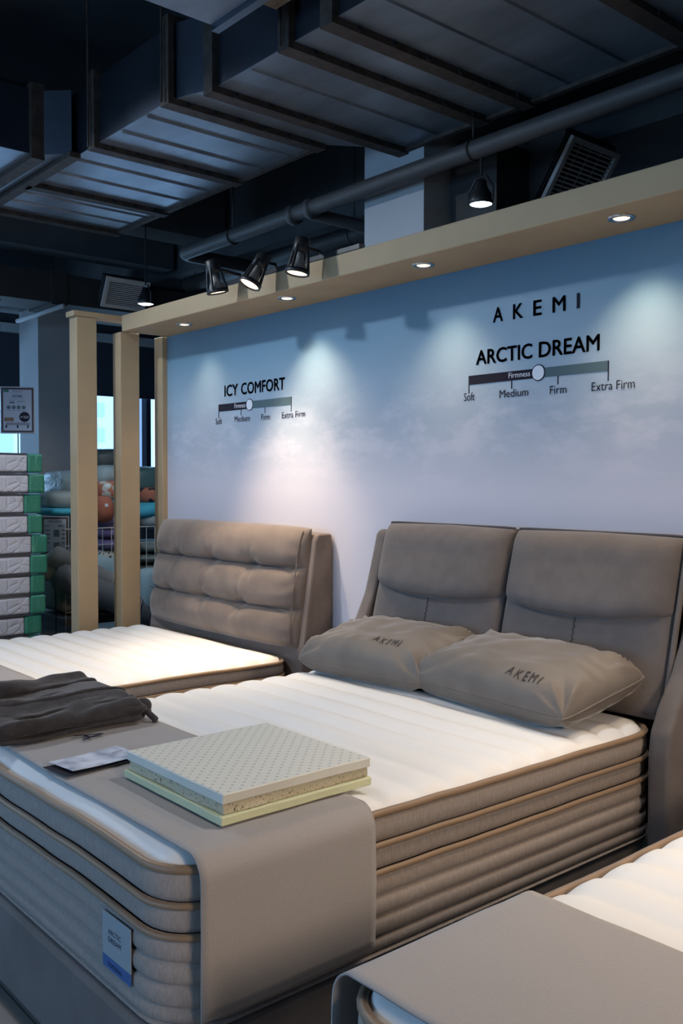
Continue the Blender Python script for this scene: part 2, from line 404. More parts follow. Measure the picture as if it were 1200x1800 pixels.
d2 = empty('air_duct', (-2.0, -1.4, 3.27), 'second galvanised duct overhead, nearer the viewer than the long duct', 'duct')
for a, b_ in ((-3.12, -1.9), (-1.9, -.6), (-.6, .7)): duct_piece([(a, -1.80), (b_, -1.80), (b_, -1.10), (a, -1.10)], z0=3.26, z1=3.6, parent=d2)
for x in (-1.9, -.6): flange_ring('flange', d2, 'X', x, -1.80, -1.10, 3.26, 3.6)
bx('edge_angle', GALVS, d2, -3.12, .7, -1.099, -1.065, 3.235, 3.29)
for x in (-2.9, -1.2):
    for y in (-1.84, -1.05): obj('hanger_rod', tube(BM(), [(x, y, 3.27), (x, y, CEIL)], 0.006, 6), FLANGE, d2)
pl = tag(bx('timber_plank', mat('weathered_ply', (0.17, 0.13, 0.09), 0.8, var=0.4, vscale=6, stretch=(1, 6, 1)), None, -2.93, .7, -1.05, -.93, 3.30, 3.33), 'weathered brown plank lying between the two overhead ducts', 'plank')

def pipe(label, pts, r_, couplings=(), m_=PIPEM, hang=()):
    p = empty('ceiling_pipe', pts[0], label, 'pipe')
    obj('pipe_run', tube(BM(), pts, r_, 14), m_, p, True)
    for c, d in couplings:
        c = Vector(c); d = Vector(d).normalized()
        obj('coupling', tube(BM(), [c-d*.02, c+d*.02], r_*1.28, 14), m_, p, True)
    for h in hang:
        h = Vector(h)
        obj('pipe_hanger', tube(BM(), [h-Vector((0, 0, r_+.006)), (h.x, h.y, CEIL)], 0.005, 6), FLANGE, p)
        bm = tube(BM(), [h+Vector((0, (r_+.004)*math.cos(t*PI/6), (r_+.004)*math.sin(t*PI/6))) for t in range(12)], 0.005, 6, closed=True); obj('pipe_clamp', bm, FLANGE, p)
    return p
PZ = 3.02
el = [(-5.44+.07*math.cos(t), .2+.07-.07*math.sin(t), PZ) for t in (PI/2, PI*.6, PI*.7, PI*.8, PI*.9, PI)]
pipe('long grey pipe running below the ducts along the mural wall', [(.8, .2, PZ+.02), (-2, .2, PZ+.01)]+el+[(-5.51, 1.6, PZ)], 0.045,
     [((-4.28, .2, PZ), (1, 0, 0)), ((-4.12, .2, PZ), (1, 0, 0))], hang=[(-4.9, .2, PZ), (-2.93, .2, PZ+.008), (-.8, .2, PZ+.015)])
pipe('short grey branch pipe leaving the long pipe near its couplings', [(-4.2, .246, PZ), (-4.2, 1.7, PZ)], 0.036)
pipe('grey pipe running low behind the track lights', [(-6.5, .85, 3.06), (-3.8, .85, 3.06)], 0.06, hang=[(-4.5, .85, 3.06)])
pipe('pale pipe crossing under the dark duct by the column', [(-6.58, -.16, 2.78), (-7.45, -.16, 2.78)], 0.018, m_=COLP)
pipe('pale pipe end left of the column under the dark duct', [(-6.62, -.62, 2.77), (-8.2, -.62, 2.77)], 0.016, m_=COLP)
# concrete beams
tag(bx('concrete_beam', CONC, None, RX0, RX1, 1.05, 1.55, 3.25, CEIL-.001), 'dark concrete beam running behind the ducts and pipes', 'beam')
tag(bx('concrete_beam', CONC, None, -8.1, -7.5, -6.9, 4.5, 2.951, 3.2), 'concrete beam resting on the pale far column', 'beam')
tag(bx('concrete_beam', CONC, None, -7.2, -6.98, -6.9, 1.0, 3.28, CEIL-.001), 'concrete rib crossing the ceiling at the far left', 'beam')

# dark supply duct with slanted grilles
dd = empty('supply_duct', (-6.8, -.5, 2.81), 'black wrapped supply duct across the far left', 'duct')
for a, b_ in ((-4.0, -2.0), (-2.0, -.16), (-.16, 1.6)): bx('duct_body', DUCTD, dd, -7.05, -6.66, a+.002, b_-.002, 2.81, 3.03)
for y in (-2.0, -.16): bx('duct_collar', DUCTD, dd, -7.07, -6.645, y-.06, y+.06, 2.795, 3.045)
for y in (-3.0, -.9, 1.1): obj('hanger_rod', tube(BM(), [(-6.8, y, 3.0), (-6.8, y, CEIL)], 0.005, 6), FLANGE, dd)
tag(bx('concrete_beam', CONC, None, -6.5, -6.2, -3.9, 1.0, 3.36, CEIL-.001), 'thin concrete rib just behind the branch duct', 'beam')

def grille(label, top_l, wy, L_, tilt, nsl=12, stub=0.35):
    """slanted supply grille facing +X and down; top-left corner, width along Y, length down the face"""
    t = R(tilt); g = empty('air_grille', top_l, label, 'vent')
    o = Vector(top_l); dn = Vector((-math.sin(t), 0, -math.cos(t))); ac = Vector((0, 1, 0)); n = Vector((math.cos(t), 0, -math.sin(t)))
    def slab(u0, u1, v0, v1, d0, d1):
        b = BM(); P = [o + ac*u + dn*v + n*d for d in (d0, d1) for v in (v0, v1) for u in (u0, u1)]
        V = [b.verts.new(p) for p in P]
        for f in ((0, 2, 3, 1), (4, 5, 7, 6), (0, 1, 5, 4), (2, 6, 7, 3), (0, 4, 6, 2), (1, 3, 7, 5)): b.faces.new([V[i] for i in f])
        return b
    fr = .028; bm = BM()
    for a in ((0, wy, 0, fr), (0, wy, L_-fr, L_), (0, fr, fr, L_-fr), (wy-fr, wy, fr, L_-fr)): merge(bm, slab(*a, -.01, .012))
    obj('grille_frame', bm, GRILLE, g)
    obj('back_panel', slab(fr, wy-fr, fr, L_-fr, -.03, -.02), BLACKM, g)
    for i in range(nsl):
        v = fr + (L_-2*fr)*(i+.5)/nsl
        obj('slat', slab(fr, wy-fr, v-.004, v+.004, -.016, .004), GRILLE, g)
    for i in range(1, 4):
        u = fr+(wy-2*fr)*i/4; obj('slat_divider', slab(u-.0025, u+.0025, fr, L_-fr, -.019, -.0165), GRILLE, g)
    obj('plenum_box', slab(.004, wy-.004, .004, L_-.004, -stub, -.0305), DUCTD, g)
    return g
grille('slanted air grille beside the cool floodlight above the mural wall', (-2.75, .71, 3.17), .40, .36, 34, 14, .0345)
grille('slanted air grille above the beige post divider', (-6.5, .148, 3.03), .36, .235, 27, 12, .09)
grille('slanted air grille at the left edge above the window', (-8.0, -.45, 2.83), .36, .24, 27, 10, .1)
fb = empty('fan_coil_box', (-3.1, .95, 2.75), 'dark boxed duct behind the cool floodlight over the mural wall', 'duct')
bx('casing', DUCTD, fb, -3.30, -3.0, .45, 1.04, 2.62, 3.16)
obj('casing', prism(BM(), [(-2.999, 2.865), (-2.782, 3.187), (-2.782, 3.22), (-2.999, 3.22)], .70, 1.12, 'Y'), DUCTD, fb)
for x in (-3.25, -3.0): obj('hanger_rod', tube(BM(), [(x, 1.0, 3.1), (x, 1.0, CEIL)], 0.005, 6), FLANGE, fb)

# ================================================================== LAMPS
def spotlight(name, loc, d, power, color, cone, blend, rad, parent=None):
    l = bpy.data.lights.new(name, 'SPOT'); l.energy = power; l.color = color; l.spot_size = R(cone); l.spot_blend = blend; l.shadow_soft_size = rad
    o = bpy.data.objects.new(name, l); COL.objects.link(o)
    M_ = align(-Vector(d), loc)
    if parent is not None: o.parent = parent; M_ = world_of(parent).inverted() @ M_
    o.matrix_local = M_
    return o
WARM = (1.0, 0.77, 0.52)
def downlight(x, y, power, label, d=(0, .04, -1), cone=100):
    g = empty('downlight', (x, y, 2.43), label, 'downlight', 'warm downlights in the beige soffit')
    M_ = Matrix.Translation((x, y, 2.43))
    obj('trim_ring', lathe(BM(), [(.030, -.002), (.034, -.006), (.047, -.005), (.049, -.001), (.049, .0), (.030, .0)], 28, M_), CHROME, g, True)
    obj('lens', lathe(BM(), [(0, -.0035), (.026, -.0035), (.0295, -.001)], 24, M_), LAMPW, g)
    spotlight('downlight_beam', (x, y, 2.42), d, power, WARM, cone, 1.0, .03, g)
DL = [(-4.86, -.175, 14, 'warm downlight at the far end of the soffit'), (-3.82, -.2, 52, 'warm downlight in the soffit below the track lights'),
      (-2.853, -.2, 26, 'warm downlight in the soffit left of the tall wall lettering'), (-1.89, -.19, 36, 'warm downlight in the soffit nearest the viewer'),
      (-.93, -.19, 50, 'warm downlight in the soffit over the nearest bed'), (.03, -.19, 10, 'warm downlight in the soffit past the nearest bed')]
for x, y, p, lb in DL: downlight(x, y, p, lb)

# track with three open spot heads
tr = tag(bx('track_rail', BLACK, None, -4.30, -3.13, -.322, -.287, 2.5305, 2.556, .003), 'black lighting track fixed to the beige soffit edge', 'track')
def track_head(x, y, z, d, power, label, cone=60, arm=True):
    d = Vector(d).normalized(); L_ = Vector((x, y, z)); g = empty('track_spotlight', (x, y, z), label, 'spotlight', 'black track spotlights')
    M_ = align(-d, L_)                          # +Z local = backwards along the beam; lens at 0
    S = 1.0
    obj('ring', lathe(BM(), [(.052, -.004), (.057, -.002), (.057, .016), (.052, .016), (.048, .012), (.048, -.002), (.052, -.004)], 28, M_), BLACK, g, True)
    obj('lens', lathe(BM(), [(0, .004), (.047, .004), (.047, .006)], 28, M_), LAMPW, g)
    obj('bulb', lathe(BM(), [(.044, .008), (.043, .016), (.032, .045), (.019, .068), (.016, .10), (0, .10)], 24, M_), mat('pale_bulb_shell', (.26, .25, .24), .35), g, True)
    for k in range(4):
        a = PI/4+k*PI/2
        p0 = M_ @ Vector((.054*math.cos(a), .054*math.sin(a), .012)); p1 = M_ @ Vector((.034*math.cos(a), .034*math.sin(a), .125))
        obj('prong', tube(BM(), [p0, p1], .0075, 8), BLACK, g)
    obj('socket_cap', lathe(BM(), [(0, .165), (.030, .165), (.036, .158), (.038, .115), (.036, .100), (.0, .100)], 24, M_), BLACK, g, True)
    q = M_ @ Vector((0, 0, .13))
    obj('arm', tube(BM(), [q, (x, -.39, 2.575), (x-.01, -.305, 2.575), (x-.01, -.305, 2.552)], .008, 8), BLACK, g)
    spotlight('track_beam', L_+d*.012, d, power, WARM, cone, 1.0, .04, g)
track_head(-4.075, -.45, 2.462, (.05, .20, -1), 110, 'black track spotlight farthest left on the track', 68)
track_head(-3.765, -.47, 2.452, (-.14, -.50, -1), 78, 'middle black track spotlight tilted towards the viewer', 80)
track_head(-3.415, -.45, 2.450, (-.06, -.16, -1), 40, 'black track spotlight nearest the right end of the track', 60)

tag(bx('track_rail', BLACK, None, -1.25, -.05, -.322, -.287, 2.5305, 2.556, .003), 'added black lighting track, out of view over the nearest bed', 'track')  # second track and heads: added out of view for more warm light here
track_head(-1.05, -.45, 2.452, (-.25, -.55, -1), 34, 'added unseen track spotlight aimed at the side of the centre bed', 75)
track_head(-.72, -.47, 2.452, (-.05, -.35, -1), 42, 'added unseen track spotlight over the middle of the nearest bed', 75)
track_head(-.38, -.45, 2.452, (.1, -.3, -1), 20, 'added unseen track spotlight at the right end of the near track', 75)
COOL = (0.78, 0.88, 1.0)
def flood(x, y, z, power, label, d=(0, 0, -1), cone=150, color=COOL, rad=.04, ztop=CEIL):
    g = empty('flood_lamp', (x, y, z), label, 'lamp', 'flood lamps hanging from the ceiling')
    M_ = Matrix.Translation((x, y, z)) @ align(-Vector(d).normalized())
    obj('lens', lathe(BM(), [(0, -.004), (.035, -.002), (.051, .004)], 28, M_), LAMPC, g, True)
    obj('housing', lathe(BM(), [(.052, .0), (.056, .003), (.056, .02), (.047, .05), (.03, .075), (.022, .11), (0, .11)], 28, M_), BLACK, g, True)
    obj('yoke', tube(BM(), [M_ @ Vector(p) for p in ((.07, 0, .01), (.072, 0, .07), (.03, 0, .125), (-.03, 0, .125), (-.072, 0, .07), (-.07, 0, .01))], .006, 6), BLACK, g)
    top = M_ @ Vector((0, 0, .12))
    obj('rod', tube(BM(), [top, (top.x, top.y, ztop)], .006, 6), BLACKM, g)
    spotlight('flood_beam', Vector((x, y, z))+Vector(d).normalized()*.015, d, power, color, cone, .4, rad, g)
flood(*at(845, 360, Y=.2), 14, 'cool white flood lamp above the mural wall next to the air grille', ztop=PZ-.035)
flood(*at(256, 535, Y=.02), 34, 'cool white flood lamp above the post divider')
flood(-4.64, -2.13, 3.33, 150, 'cool white flood lamp hanging beside the branch duct over the far bed', (.3, .5, -1), 120, rad=.07)
flood(-1.35, -.72, 3.05, 84, 'cool white flood lamp hanging below the long duct over the centre bed', (-.28, -.42, -1), 78, (.90, .94, 1.0), .06, ZB-.002)
flood(2.5, -2.3, 2.42, 370, 'unseen warm fill lamp added at the right to light the bed sides', (-4.2, .75, -1.9), 46, (1.0, .80, .62), .45)  # unseen fill lamp, added and coned to brighten the bed sides

# ================================================================== WALL LETTERING
def wy(y=-.0025): return lambda x0, x1, z0, z1: (lambda u, v: (x0+(x1-x0)*u, y, z0+(z1-z0)*v))
WT = wy()
def slab_on_wall(name, m_, parent, x0, x1, z0, z1, t=.002): return bx(name, m_, parent, x0, x1, -t, -.0002, z0, z1)
def firmness(root_x, label, x0, x1, z0, z1, kx, kz, ticks, labels, head):
    g = empty('firmness_scale', (x0, 0, z0), label, 'wall sign', 'printed firmness scales on the mural wall')
    slab_on_wall('dark_bar', INK, g, x0, kx, z0, z1); slab_on_wall('pale_bar', TEALP, g, kx, x1, z0, z1)
    obj('knob_rim', lathe(BM(), [(0, .0005), (.034, .0005), (.034, .0032), (0, .0032)], 36, Matrix.Translation((kx, 0, kz)) @ Matrix.Rotation(R(90), 4, 'X')), INK, g)
    obj('knob', lathe(BM(), [(0, .0034), (.0298, .0034), (.0298, .0042), (0, .0042)], 36, Matrix.Translation((kx, 0, kz)) @ Matrix.Rotation(R(90), 4, 'X')), PRINTW, g)
    for tx, ta, tb in ticks: slab_on_wall('tick', INK, g, tx-.002, tx+.002, ta, tb, .0021)
    for body, cx, w, za, zb in labels: text_on('lettering', body, INK, g, WT(cx-w/2, cx+w/2, za, zb))
    za, zb = head[0]
    for body, pa, pb in head[1:]: text_on('heading', body, INK, g, WT(at(pa, 640, Y=0).x, at(pb, 640, Y=0).x, za, zb), weight=.024)
    fw_ = .112
    text_on('lettering', 'Firmness', PRINTW, g, WT(kx-.042-fw_, kx-.042, z0+.011, z1-.006))
firmness(0, 'ARCTIC DREAM firmness scale printed above the double-cushion headboard', -2.768, -2.060, 1.923, 1.962, -2.390, 1.944,
    [(-2.766, 1.885, 1.923), (-2.529, 1.889, 1.923), (-2.294, 1.889, 1.923), (-2.062, 1.885, 1.962)],
    [('Soft', -2.763, .062, 1.853, 1.889), ('Medium', -2.517, .152, 1.854, 1.887), ('Firm', -2.292, .080, 1.852, 1.885), ('Extra Firm', -2.041, .188, 1.850, 1.884)],
    ((2.006, 2.067), ('ARCTIC', 837.2, 935), ('DREAM', 947.5, 1053.3)))
firmness(0, 'ICY COMFORT firmness scale printed above the tufted headboard', -4.759, -4.042, 1.914, 1.957, -4.434, 1.937,
    [(-4.757, 1.876, 1.914), (-4.521, 1.880, 1.914), (-4.285, 1.880, 1.914), (-4.044, 1.876, 1.957)],
    [('Soft', -4.755, .070, 1.839, 1.876), ('Medium', -4.509, .156, 1.844, 1.878), ('Firm', -4.279, .085, 1.842, 1.876), ('Extra Firm', -4.023, .205, 1.843, 1.877)],
    ((2.000, 2.066), ('ICY', 395, 418.3), ('COMFORT', 424.3, 501)))
ak = empty('brand_lettering', (-2.41, 0, 2.18), 'widely spaced dark capitals AKEMI on the mural wall', 'wall lettering')
for ch, c, w in (('A', -2.605, .052), ('K', -2.498, .050), ('E', -2.398, .040), ('M', -2.292, .060), ('I', -2.201, .014)):
    text_on('letter', ch, INK, ak, WT(c-w/2, c+w/2, 2.178, 2.238), weight=.0 if ch == 'I' else .022)

# ================================================================== MATTRESSES AND BEDS
def rr(x0, x1, y0, y1, r_, step=.045, nc=8):
    """rounded-rectangle outline: list of (point, normal), counter-clockwise"""
    out = []
    for cx, cy, a0, nxt in ((x1-r_, y0+r_, -PI/2, 'R'), (x1-r_, y1-r_, 0, 'T'), (x0+r_, y1-r_, PI/2, 'L'), (x0+r_, y0+r_, PI, 'B')):
        for k in range(nc+1):
            a = a0 + PI/2*k/nc; n = Vector((math.cos(a), math.sin(a), 0)); out.append((Vector((cx, cy, 0))+n*r_, n))
        ln = (y1-y0 if nxt in 'RL' else x1-x0) - 2*r_; q = out[-1]
        d = Vector((-q[1].y, q[1].x, 0)); m_ = max(2, int(ln/step))
        for k in range(1, m_): out.append((q[0]+d*(ln*k/m_), q[1]))
    return out
def band(outl, prof, wave):
    bm = BM(); rings = []
    for i, (p, n) in enumerate(outl):
        w = wave(p)
        rings.append([bm.verts.new((p.x+n.x*o, p.y+n.y*o, z+w*wz)) for o, z, wz in prof])
    for i in range(len(outl)):
        a, b_ = rings[i], rings[(i+1) % len(outl)]
        for k in range(len(prof)-1): bm.faces.new((a[k], b_[k], b_[k+1], a[k+1]))
    return bm
def bulge(z0, z1, d, n=8, o0=0.0, w0=1.0, w1=1.0):
    return [(o0+d*math.sin(PI*k/n)**.42 if 0 < k < n else o0, z0+(z1-z0)*k/n, w0+(w1-w0)*k/n) for k in range(n+1)]
def mattress(label, x0, x1, y0, y1, zp, crown, layers, rc=.13, pitch=.122, seed=0, ch=.018):
    """zp: height of top piping; layers: ('band',z1,z0) / ('pipe',z,r) / ('chan',[z...])"""
    g = empty('mattress', ((x0+x1)/2, (y0+y1)/2, layers['bottom']), label, 'mattress')
    ol = rr(x0, x1, y0, y1, rc)
    wave = lambda p: .007*nz(p.x*2.1+seed, p.y*2.1, .3) + .0035*nz(p.x*6+seed, p.y*6, 2.0)
    r_i = rc-.012; X0, X1, Y0, Y1 = x0+.008, x1-.008, y0+.008, y1-.008
    cx, hx = (X0+X1)/2, (X1-X0)/2
    # quilted top
    ny, nx = 190, 46; bm = BM(); V = []
    for j in range(ny):
        t = j/(ny-1); ty = t if True else t
        y = Y0+(Y1-Y0)*(.5-.5*math.cos(PI*(.12+.76*t)))  # a little denser at both ends
        tt = (.5-.5*math.cos(PI*(.12+.76*t)) - (.5-.5*math.cos(PI*.12))) / ((.5-.5*math.cos(PI*.88)) - (.5-.5*math.cos(PI*.12)))
        y = Y0+(Y1-Y0)*tt
        e = min(y-Y0, Y1-y); w = hx - (r_i-math.sqrt(max(0, r_i*r_i-(r_i-min(e, r_i))**2)))
        s = ((y-Y0)/pitch) % 1.0; pil = abs(math.sin(PI*s))**.55
        row = []
        for i in range(nx):
            u = math.sin(PI/2*(2*i/(nx-1)-1)); x = cx+w*u
            dx = w*(1-abs(u)); d = min(dx, e if e < r_i else 9, e)
            f = min(1, d/.09); f = 1-(1-f)**2.2
            fb_ = min(1, d/.022)**.7
            z = zp-.004 + wave(Vector((x, y, 0)))*(1-f) + crown*f + ch*pil*fb_ + .004*nz(x*3+seed, y*3, 5)*f
            row.append(bm.verts.new((x, y, z)))
        V.append(row)
    for j in range(ny-1):
        for i in range(nx-1): bm.faces.new((V[j][i], V[j][i+1], V[j+1][i+1], V[j+1][i]))
    obj('quilted_top', bm, KNIT, g, True)
    for kind, *a in layers['list']:
        if kind == 'pipe':
            z, r_, off = a
            pts = [(p.x+n.x*off, p.y+n.y*off, z+wave(p)) for p, n in ol]
            obj('piping', tube(BM(), pts, r_, 8, closed=True), PIPE_B, g, True)
        elif kind == 'band':
            z1, z0, d = a
            obj('border_band', band(ol, bulge(z0, z1, d), wave), SIDEF, g, True)
        elif kind == 'chan':
            zs, d = a; prof = []
            nlev = len(zs)
            for q in range(nlev-1):
                f0 = 1-q/(nlev-1); f1 = 1-(q+1)/(nlev-1)
                bl = bulge(zs[q], zs[q+1], d, 8, 0, f0, f1)
                prof += bl if q == 0 else bl[1:]
            obj('side_panel', band(ol, prof, wave), SIDEF, g, True)
    z = layers['bottom']
    bm = BM(); vs = [bm.verts.new((p.x, p.y, z)) for p, n in ol]; bm.faces.new(vs[::-1]); obj('underside', bm, SIDEF, g)
    return g
LAY1 = dict(bottom=.306, list=[('pipe', .660, .011, .004), ('band', .655, .588, .012), ('pipe', .582, .0085, .010), ('band', .577, .520, .008),
    ('pipe', .513, .0085, .010), ('chan', [.506, .452, .402, .352, .318, .306], .013)])
LAY2 = dict(bottom=.27, list=[('pipe', .585, .010, .004), ('band', .580, .525, .012), ('pipe', .520, .008, .010),
    ('chan', [.513, .46, .41, .36, .31, .27], .011)])
B1 = (-3.16, -1.705, -2.10, -.215)
B2 = (-5.245, -3.76, -2.10, -.215)
B3 = (-1.187, .30, -2.10, -.215)
m1 = mattress('white channel-quilted mattress of the centre bed with pillows', *B1, .660, .022, LAY1, seed=0)
m2 = mattress('white channel-quilted mattress of the far bed, thinner than the others', *B2, .585, .018, LAY2, seed=9)
D3 = -.034
LAY3 = dict(bottom=.306+D3, list=[])
for k in LAY1['list']:
    if k[0] == 'pipe': LAY3['list'].append(('pipe', k[1]+D3, k[2], k[3]))
    elif k[0] == 'band': LAY3['list'].append(('band', k[1]+D3, k[2]+D3, k[3]))
    else: LAY3['list'].append(('chan', [z+D3 for z in k[1]], k[2]))
m3 = mattress('white channel-quilted mattress of the nearest bed at lower right', *B3, .660+D3, .022, LAY3, seed=21)
# sewn label on the foot of mattress 1 (a part of it)
lb = bx('sewn_label', mat('pale_satin_label', (.25, .30, .34), .5, sheen=.2), m1, -2.005, -1.868, -2.1185, -2.1165, .395, .497)
lb2 = bx('label_stripe', mat('blue_satin_label', (.03, .10, .28), .5), lb, -2.005, -1.868, -2.1186, -2.1164, .366, .3945)
lb['label'] = 'pale sewn label with blue lower stripe'
for body, w, z0, z1 in (('ARCTIC', .062, .450, .462), ('DREAM', .062, .432, .444)):
    text_on('lettering', body, INK, lb, (lambda w, z0, z1: (lambda u, v: (-1.945-w/2+w*u, -2.119, z0+(z1-z0)*v)))(w, z0, z1))
text_on('lettering', 'COOLING', INK, lb, lambda u, v: (-1.945-.034+.068*u, -2.1192, .374+.010*v))

def bed_base(parent, x0, x1, y0, y1, z0, z1):
    bx('side_rails', BASEF, parent, x0, x1, y0, y1, z0, z1, .018, 3)
    bx('plinth', BLACKM, parent, x0+.05, x1-.05, y0+.05, y1-.02, 0, z0+.001)

def box_cushion(name, m_, parent, x0, x1, zf0, zf1, yf, T, nx=44, nzv=34, p=7, extra=None, back=.35, topb=None):
    """upholstered cushion: zf0/zf1(u) lower/upper edges, yf(z) mid plane, T thickness towards -Y"""
    bm = BM()
    def mk(side):
        def f(a, b_):
            u = math.sin(PI/2*(2*a-1)); v = math.sin(PI/2*(2*b_-1))
            x = x0+(x1-x0)*(u+1)/2; zl, zh = zf0(u), zf1(u); z = zl+(zh-zl)*(v+1)/2
            pr = max(0, (1-abs(u)**p))**.5*max(0, (1-abs(v)**p))**.5
            if side < 0:
                e = extra(u, v, x, z) if extra else 0
                return (x, yf(z)-T*pr-e*min(1, pr*1.5), z)
            return (x, yf(z)+T*back*pr, z)
        return f
    grid(bm, nx, nzv, mk(-1)); grid(bm, nx, nzv, mk(1))
    bmesh.ops.remove_doubles(bm, verts=bm.verts, dist=1e-5)
    return obj(name, bm, m_, parent, True)

# ---- centre bed frame: winged headboard with two tall cushion columns
f1 = empty('upholstered_bed', (-2.43, -1.1, 0), 'taupe upholstered bed with double-cushion winged headboard behind the pillows', 'bed')
bed_base(f1, -3.175, -1.70, -2.125, -.16, .055, .3045)
bx('back_panel', VELVET_D, f1, -3.20, -1.665, -.07, -.02, .06, 1.27, .02, 3)
wingp = [(-.03, .06), (-.355, .06), (-.358, .60), (-.345, .68), (-.30, .76), (-.22, .86), (-.16, .98), (-.12, 1.12), (-.085, 1.255), (-.06, 1.275), (-.03, 1.27)]
for xa, xb in ((-1.662, -1.585), (-3.275, -3.203)):
    obj('wing', prism(BM(), wingp, xa, xb, 'X', .016, 3), VELVET_D, f1, True)
yf1 = lambda z: -.215+.155*max(0, min(1, (z-.68)/.63))**1.0
def up_low(sgn): return lambda u: .995 + .034*(abs(u)**2.2) + .004*u*sgn
XL0, XLM, XL1 = -3.185, -2.432, -1.685
for xa, xb, s in ((XL0, XLM-.003, -1), (XLM+.003, XL1, 1)):
    lowz = up_low(s)
    box_cushion('lower_cushion', VELVET_D, f1, xa, xb, lambda u: .685, lambda u: 1.06, yf1, .055, p=9,
                extra=lambda u, v, x, z: .010*math.cos(u*PI/2))
    c = box_cushion('upper_cushion', VELVET_D, f1, xa, xb, lowz, lambda u: 1.312-.006*abs(u), yf1, .098, p=6,
                extra=lambda u, v, x, z: .022*max(0, -v+.25)*math.cos(u*PI/2))
    # piping round the upper cushion's top and sides
    pts = []
    for k in range(30):
        t = k/29
        if t < .2: pts.append((xa+.004, yf1(1.02+.29*t/.2)-.012, 1.02+.28*t/.2))
        elif t < .8: uu = (t-.2)/.6; pts.append((xa+.004+(xb-xa-.008)*uu, yf1(1.31)-.012, 1.309))
        else: q = 1-(t-.8)/.2; pts.append((xb-.004, yf1(1.02+.29*q)-.012, 1.02+.28*q))
    obj('piping', tube(BM(), pts, .006, 8), mat('dark_piping', (.045, .04, .04), .7), c, True)
    # zig-zag stitching down the lower cushion
    xs = xa+(xb-xa)*.50; pts = []
    for k in range(27):
        z = 1.0-.29*k/26; pts.append((xs+(.0045 if k % 2 else -.0045), yf1(z)-.067, z))
    obj('zigzag_stitch', tube(BM(), pts, .0016, 5), mat('stitch_thread', (.06, .055, .055), .8), f1)
# stitched rim beside the right column of cushions
obj('rim_welt', tube(BM(), [(-1.672, yf1(z)-.03, z) for z in [.70+.06*k for k in range(11)]], .010, 8), VELVET_D, f1, True)

# ---- far bed frame: one tufted cushion on a slim backing
f2 = empty('upholstered_bed', (-4.5, -1.1, 0), 'taupe velvet bed with tufted cushion headboard under the ICY COMFORT print', 'bed')
bed_base(f2, -5.26, -3.745, -2.125, -.16, .055, .2685)
obj('backing_panel', prism(BM(), [(-.008, .05), (-.205, .05), (-.205, .60), (-.115, 1.20), (-.10, 1.232), (-.008, 1.232)], -5.24, -3.685, 'X', .014, 3), VELVET, f2, True)
tX = (-5.0, -4.86, -4.50, -4.13); S1, S2 = 1.055, .845
def tuft_extra(u, v, x, z):
    d = min(abs(z-S1), abs(z-S2)); g = -.040*math.exp(-(d/.014)**1.2) - .014*math.exp(-(d/.05)**2)
    for xt in (-4.87, -4.49, -4.11):
        for zs, sh in ((S1, 0), (S2, -.06)):
            dx, dz = x-xt-sh, z-zs
            g -= .038*math.exp(-((dx/.055)**2+(dz/.050)**2))
            a_ = math.atan2(dz, dx); rr2 = math.hypot(dx, dz)
            g += .0045*math.sin(a_*7+xt*9)*math.exp(-((rr2-.05)/.05)**2)
    g += .005*nz(x*9, z*5, 1)+.009*nz(x*3.5, z*3.5, 4)
    e = max(0, (x+3.95)/.22); g += .004*math.sin(z*75+6*nz(x*4, z*6, 2))*e*e
    return g
hc = box_cushion('headboard_cushion', VELVET, f2, -5.215, -3.725, lambda u: .640+.012*abs(u)**4, lambda u: 1.268-.012*abs(u)**6,
                 lambda z: -.195+.085*(z-.64)/.63, .125, nx=190, nzv=110, p=5, extra=tuft_extra, back=.35)
for zs, pts_ in ((S1, None), (S2, None)):
    pts = [(x, -.195+.085*(zs-.64)/.63-.125-tuft_extra(0, 0, x, zs)-.001, zs) for x in [-5.17+k*(1.40/60) for k in range(61)]]
    obj('seam', tube(BM(), pts, .0022, 5), mat('stitch_thread', (.06, .055, .055), .8), hc)
# gusset seam round the right end
obj('gusset_seam', tube(BM(), [(-3.752, -.195+.085*(z-.64)/.63-.125*.41*max(0, 1-abs((z-.954)/.314)**5)**.5-.004, z) for z in [.665+k*.0145 for k in range(41)]], .0028, 5), VELVET, hc)
for xt in (-4.87, -4.49, -4.11):
    for zs, sh in ((S1, 0), (S2, -.06)):
        obj('tuft_button', lathe(BM(), [(0, .010), (.008, .008), (.012, 0)], 12, align((0, -1, 0), (xt+sh, -.195+.085*(zs-.64)/.63-.125-tuft_extra(0, 0, xt+sh, zs)+.003, zs))), VELVET, hc, True)

# ---- nearest bed base (mostly out of frame)
f3 = empty('upholstered_bed', (-.46, -1.1, 0), 'dark upholstered base under the nearest bed at lower right', 'bed')
bed_base(f3, -1.20, .315, -2.125, -.16, .055, .2705)
bx('headboard', VELVET_D, f3, -1.19, .27, -.15, -.02, .31, 1.15, .03, 3)

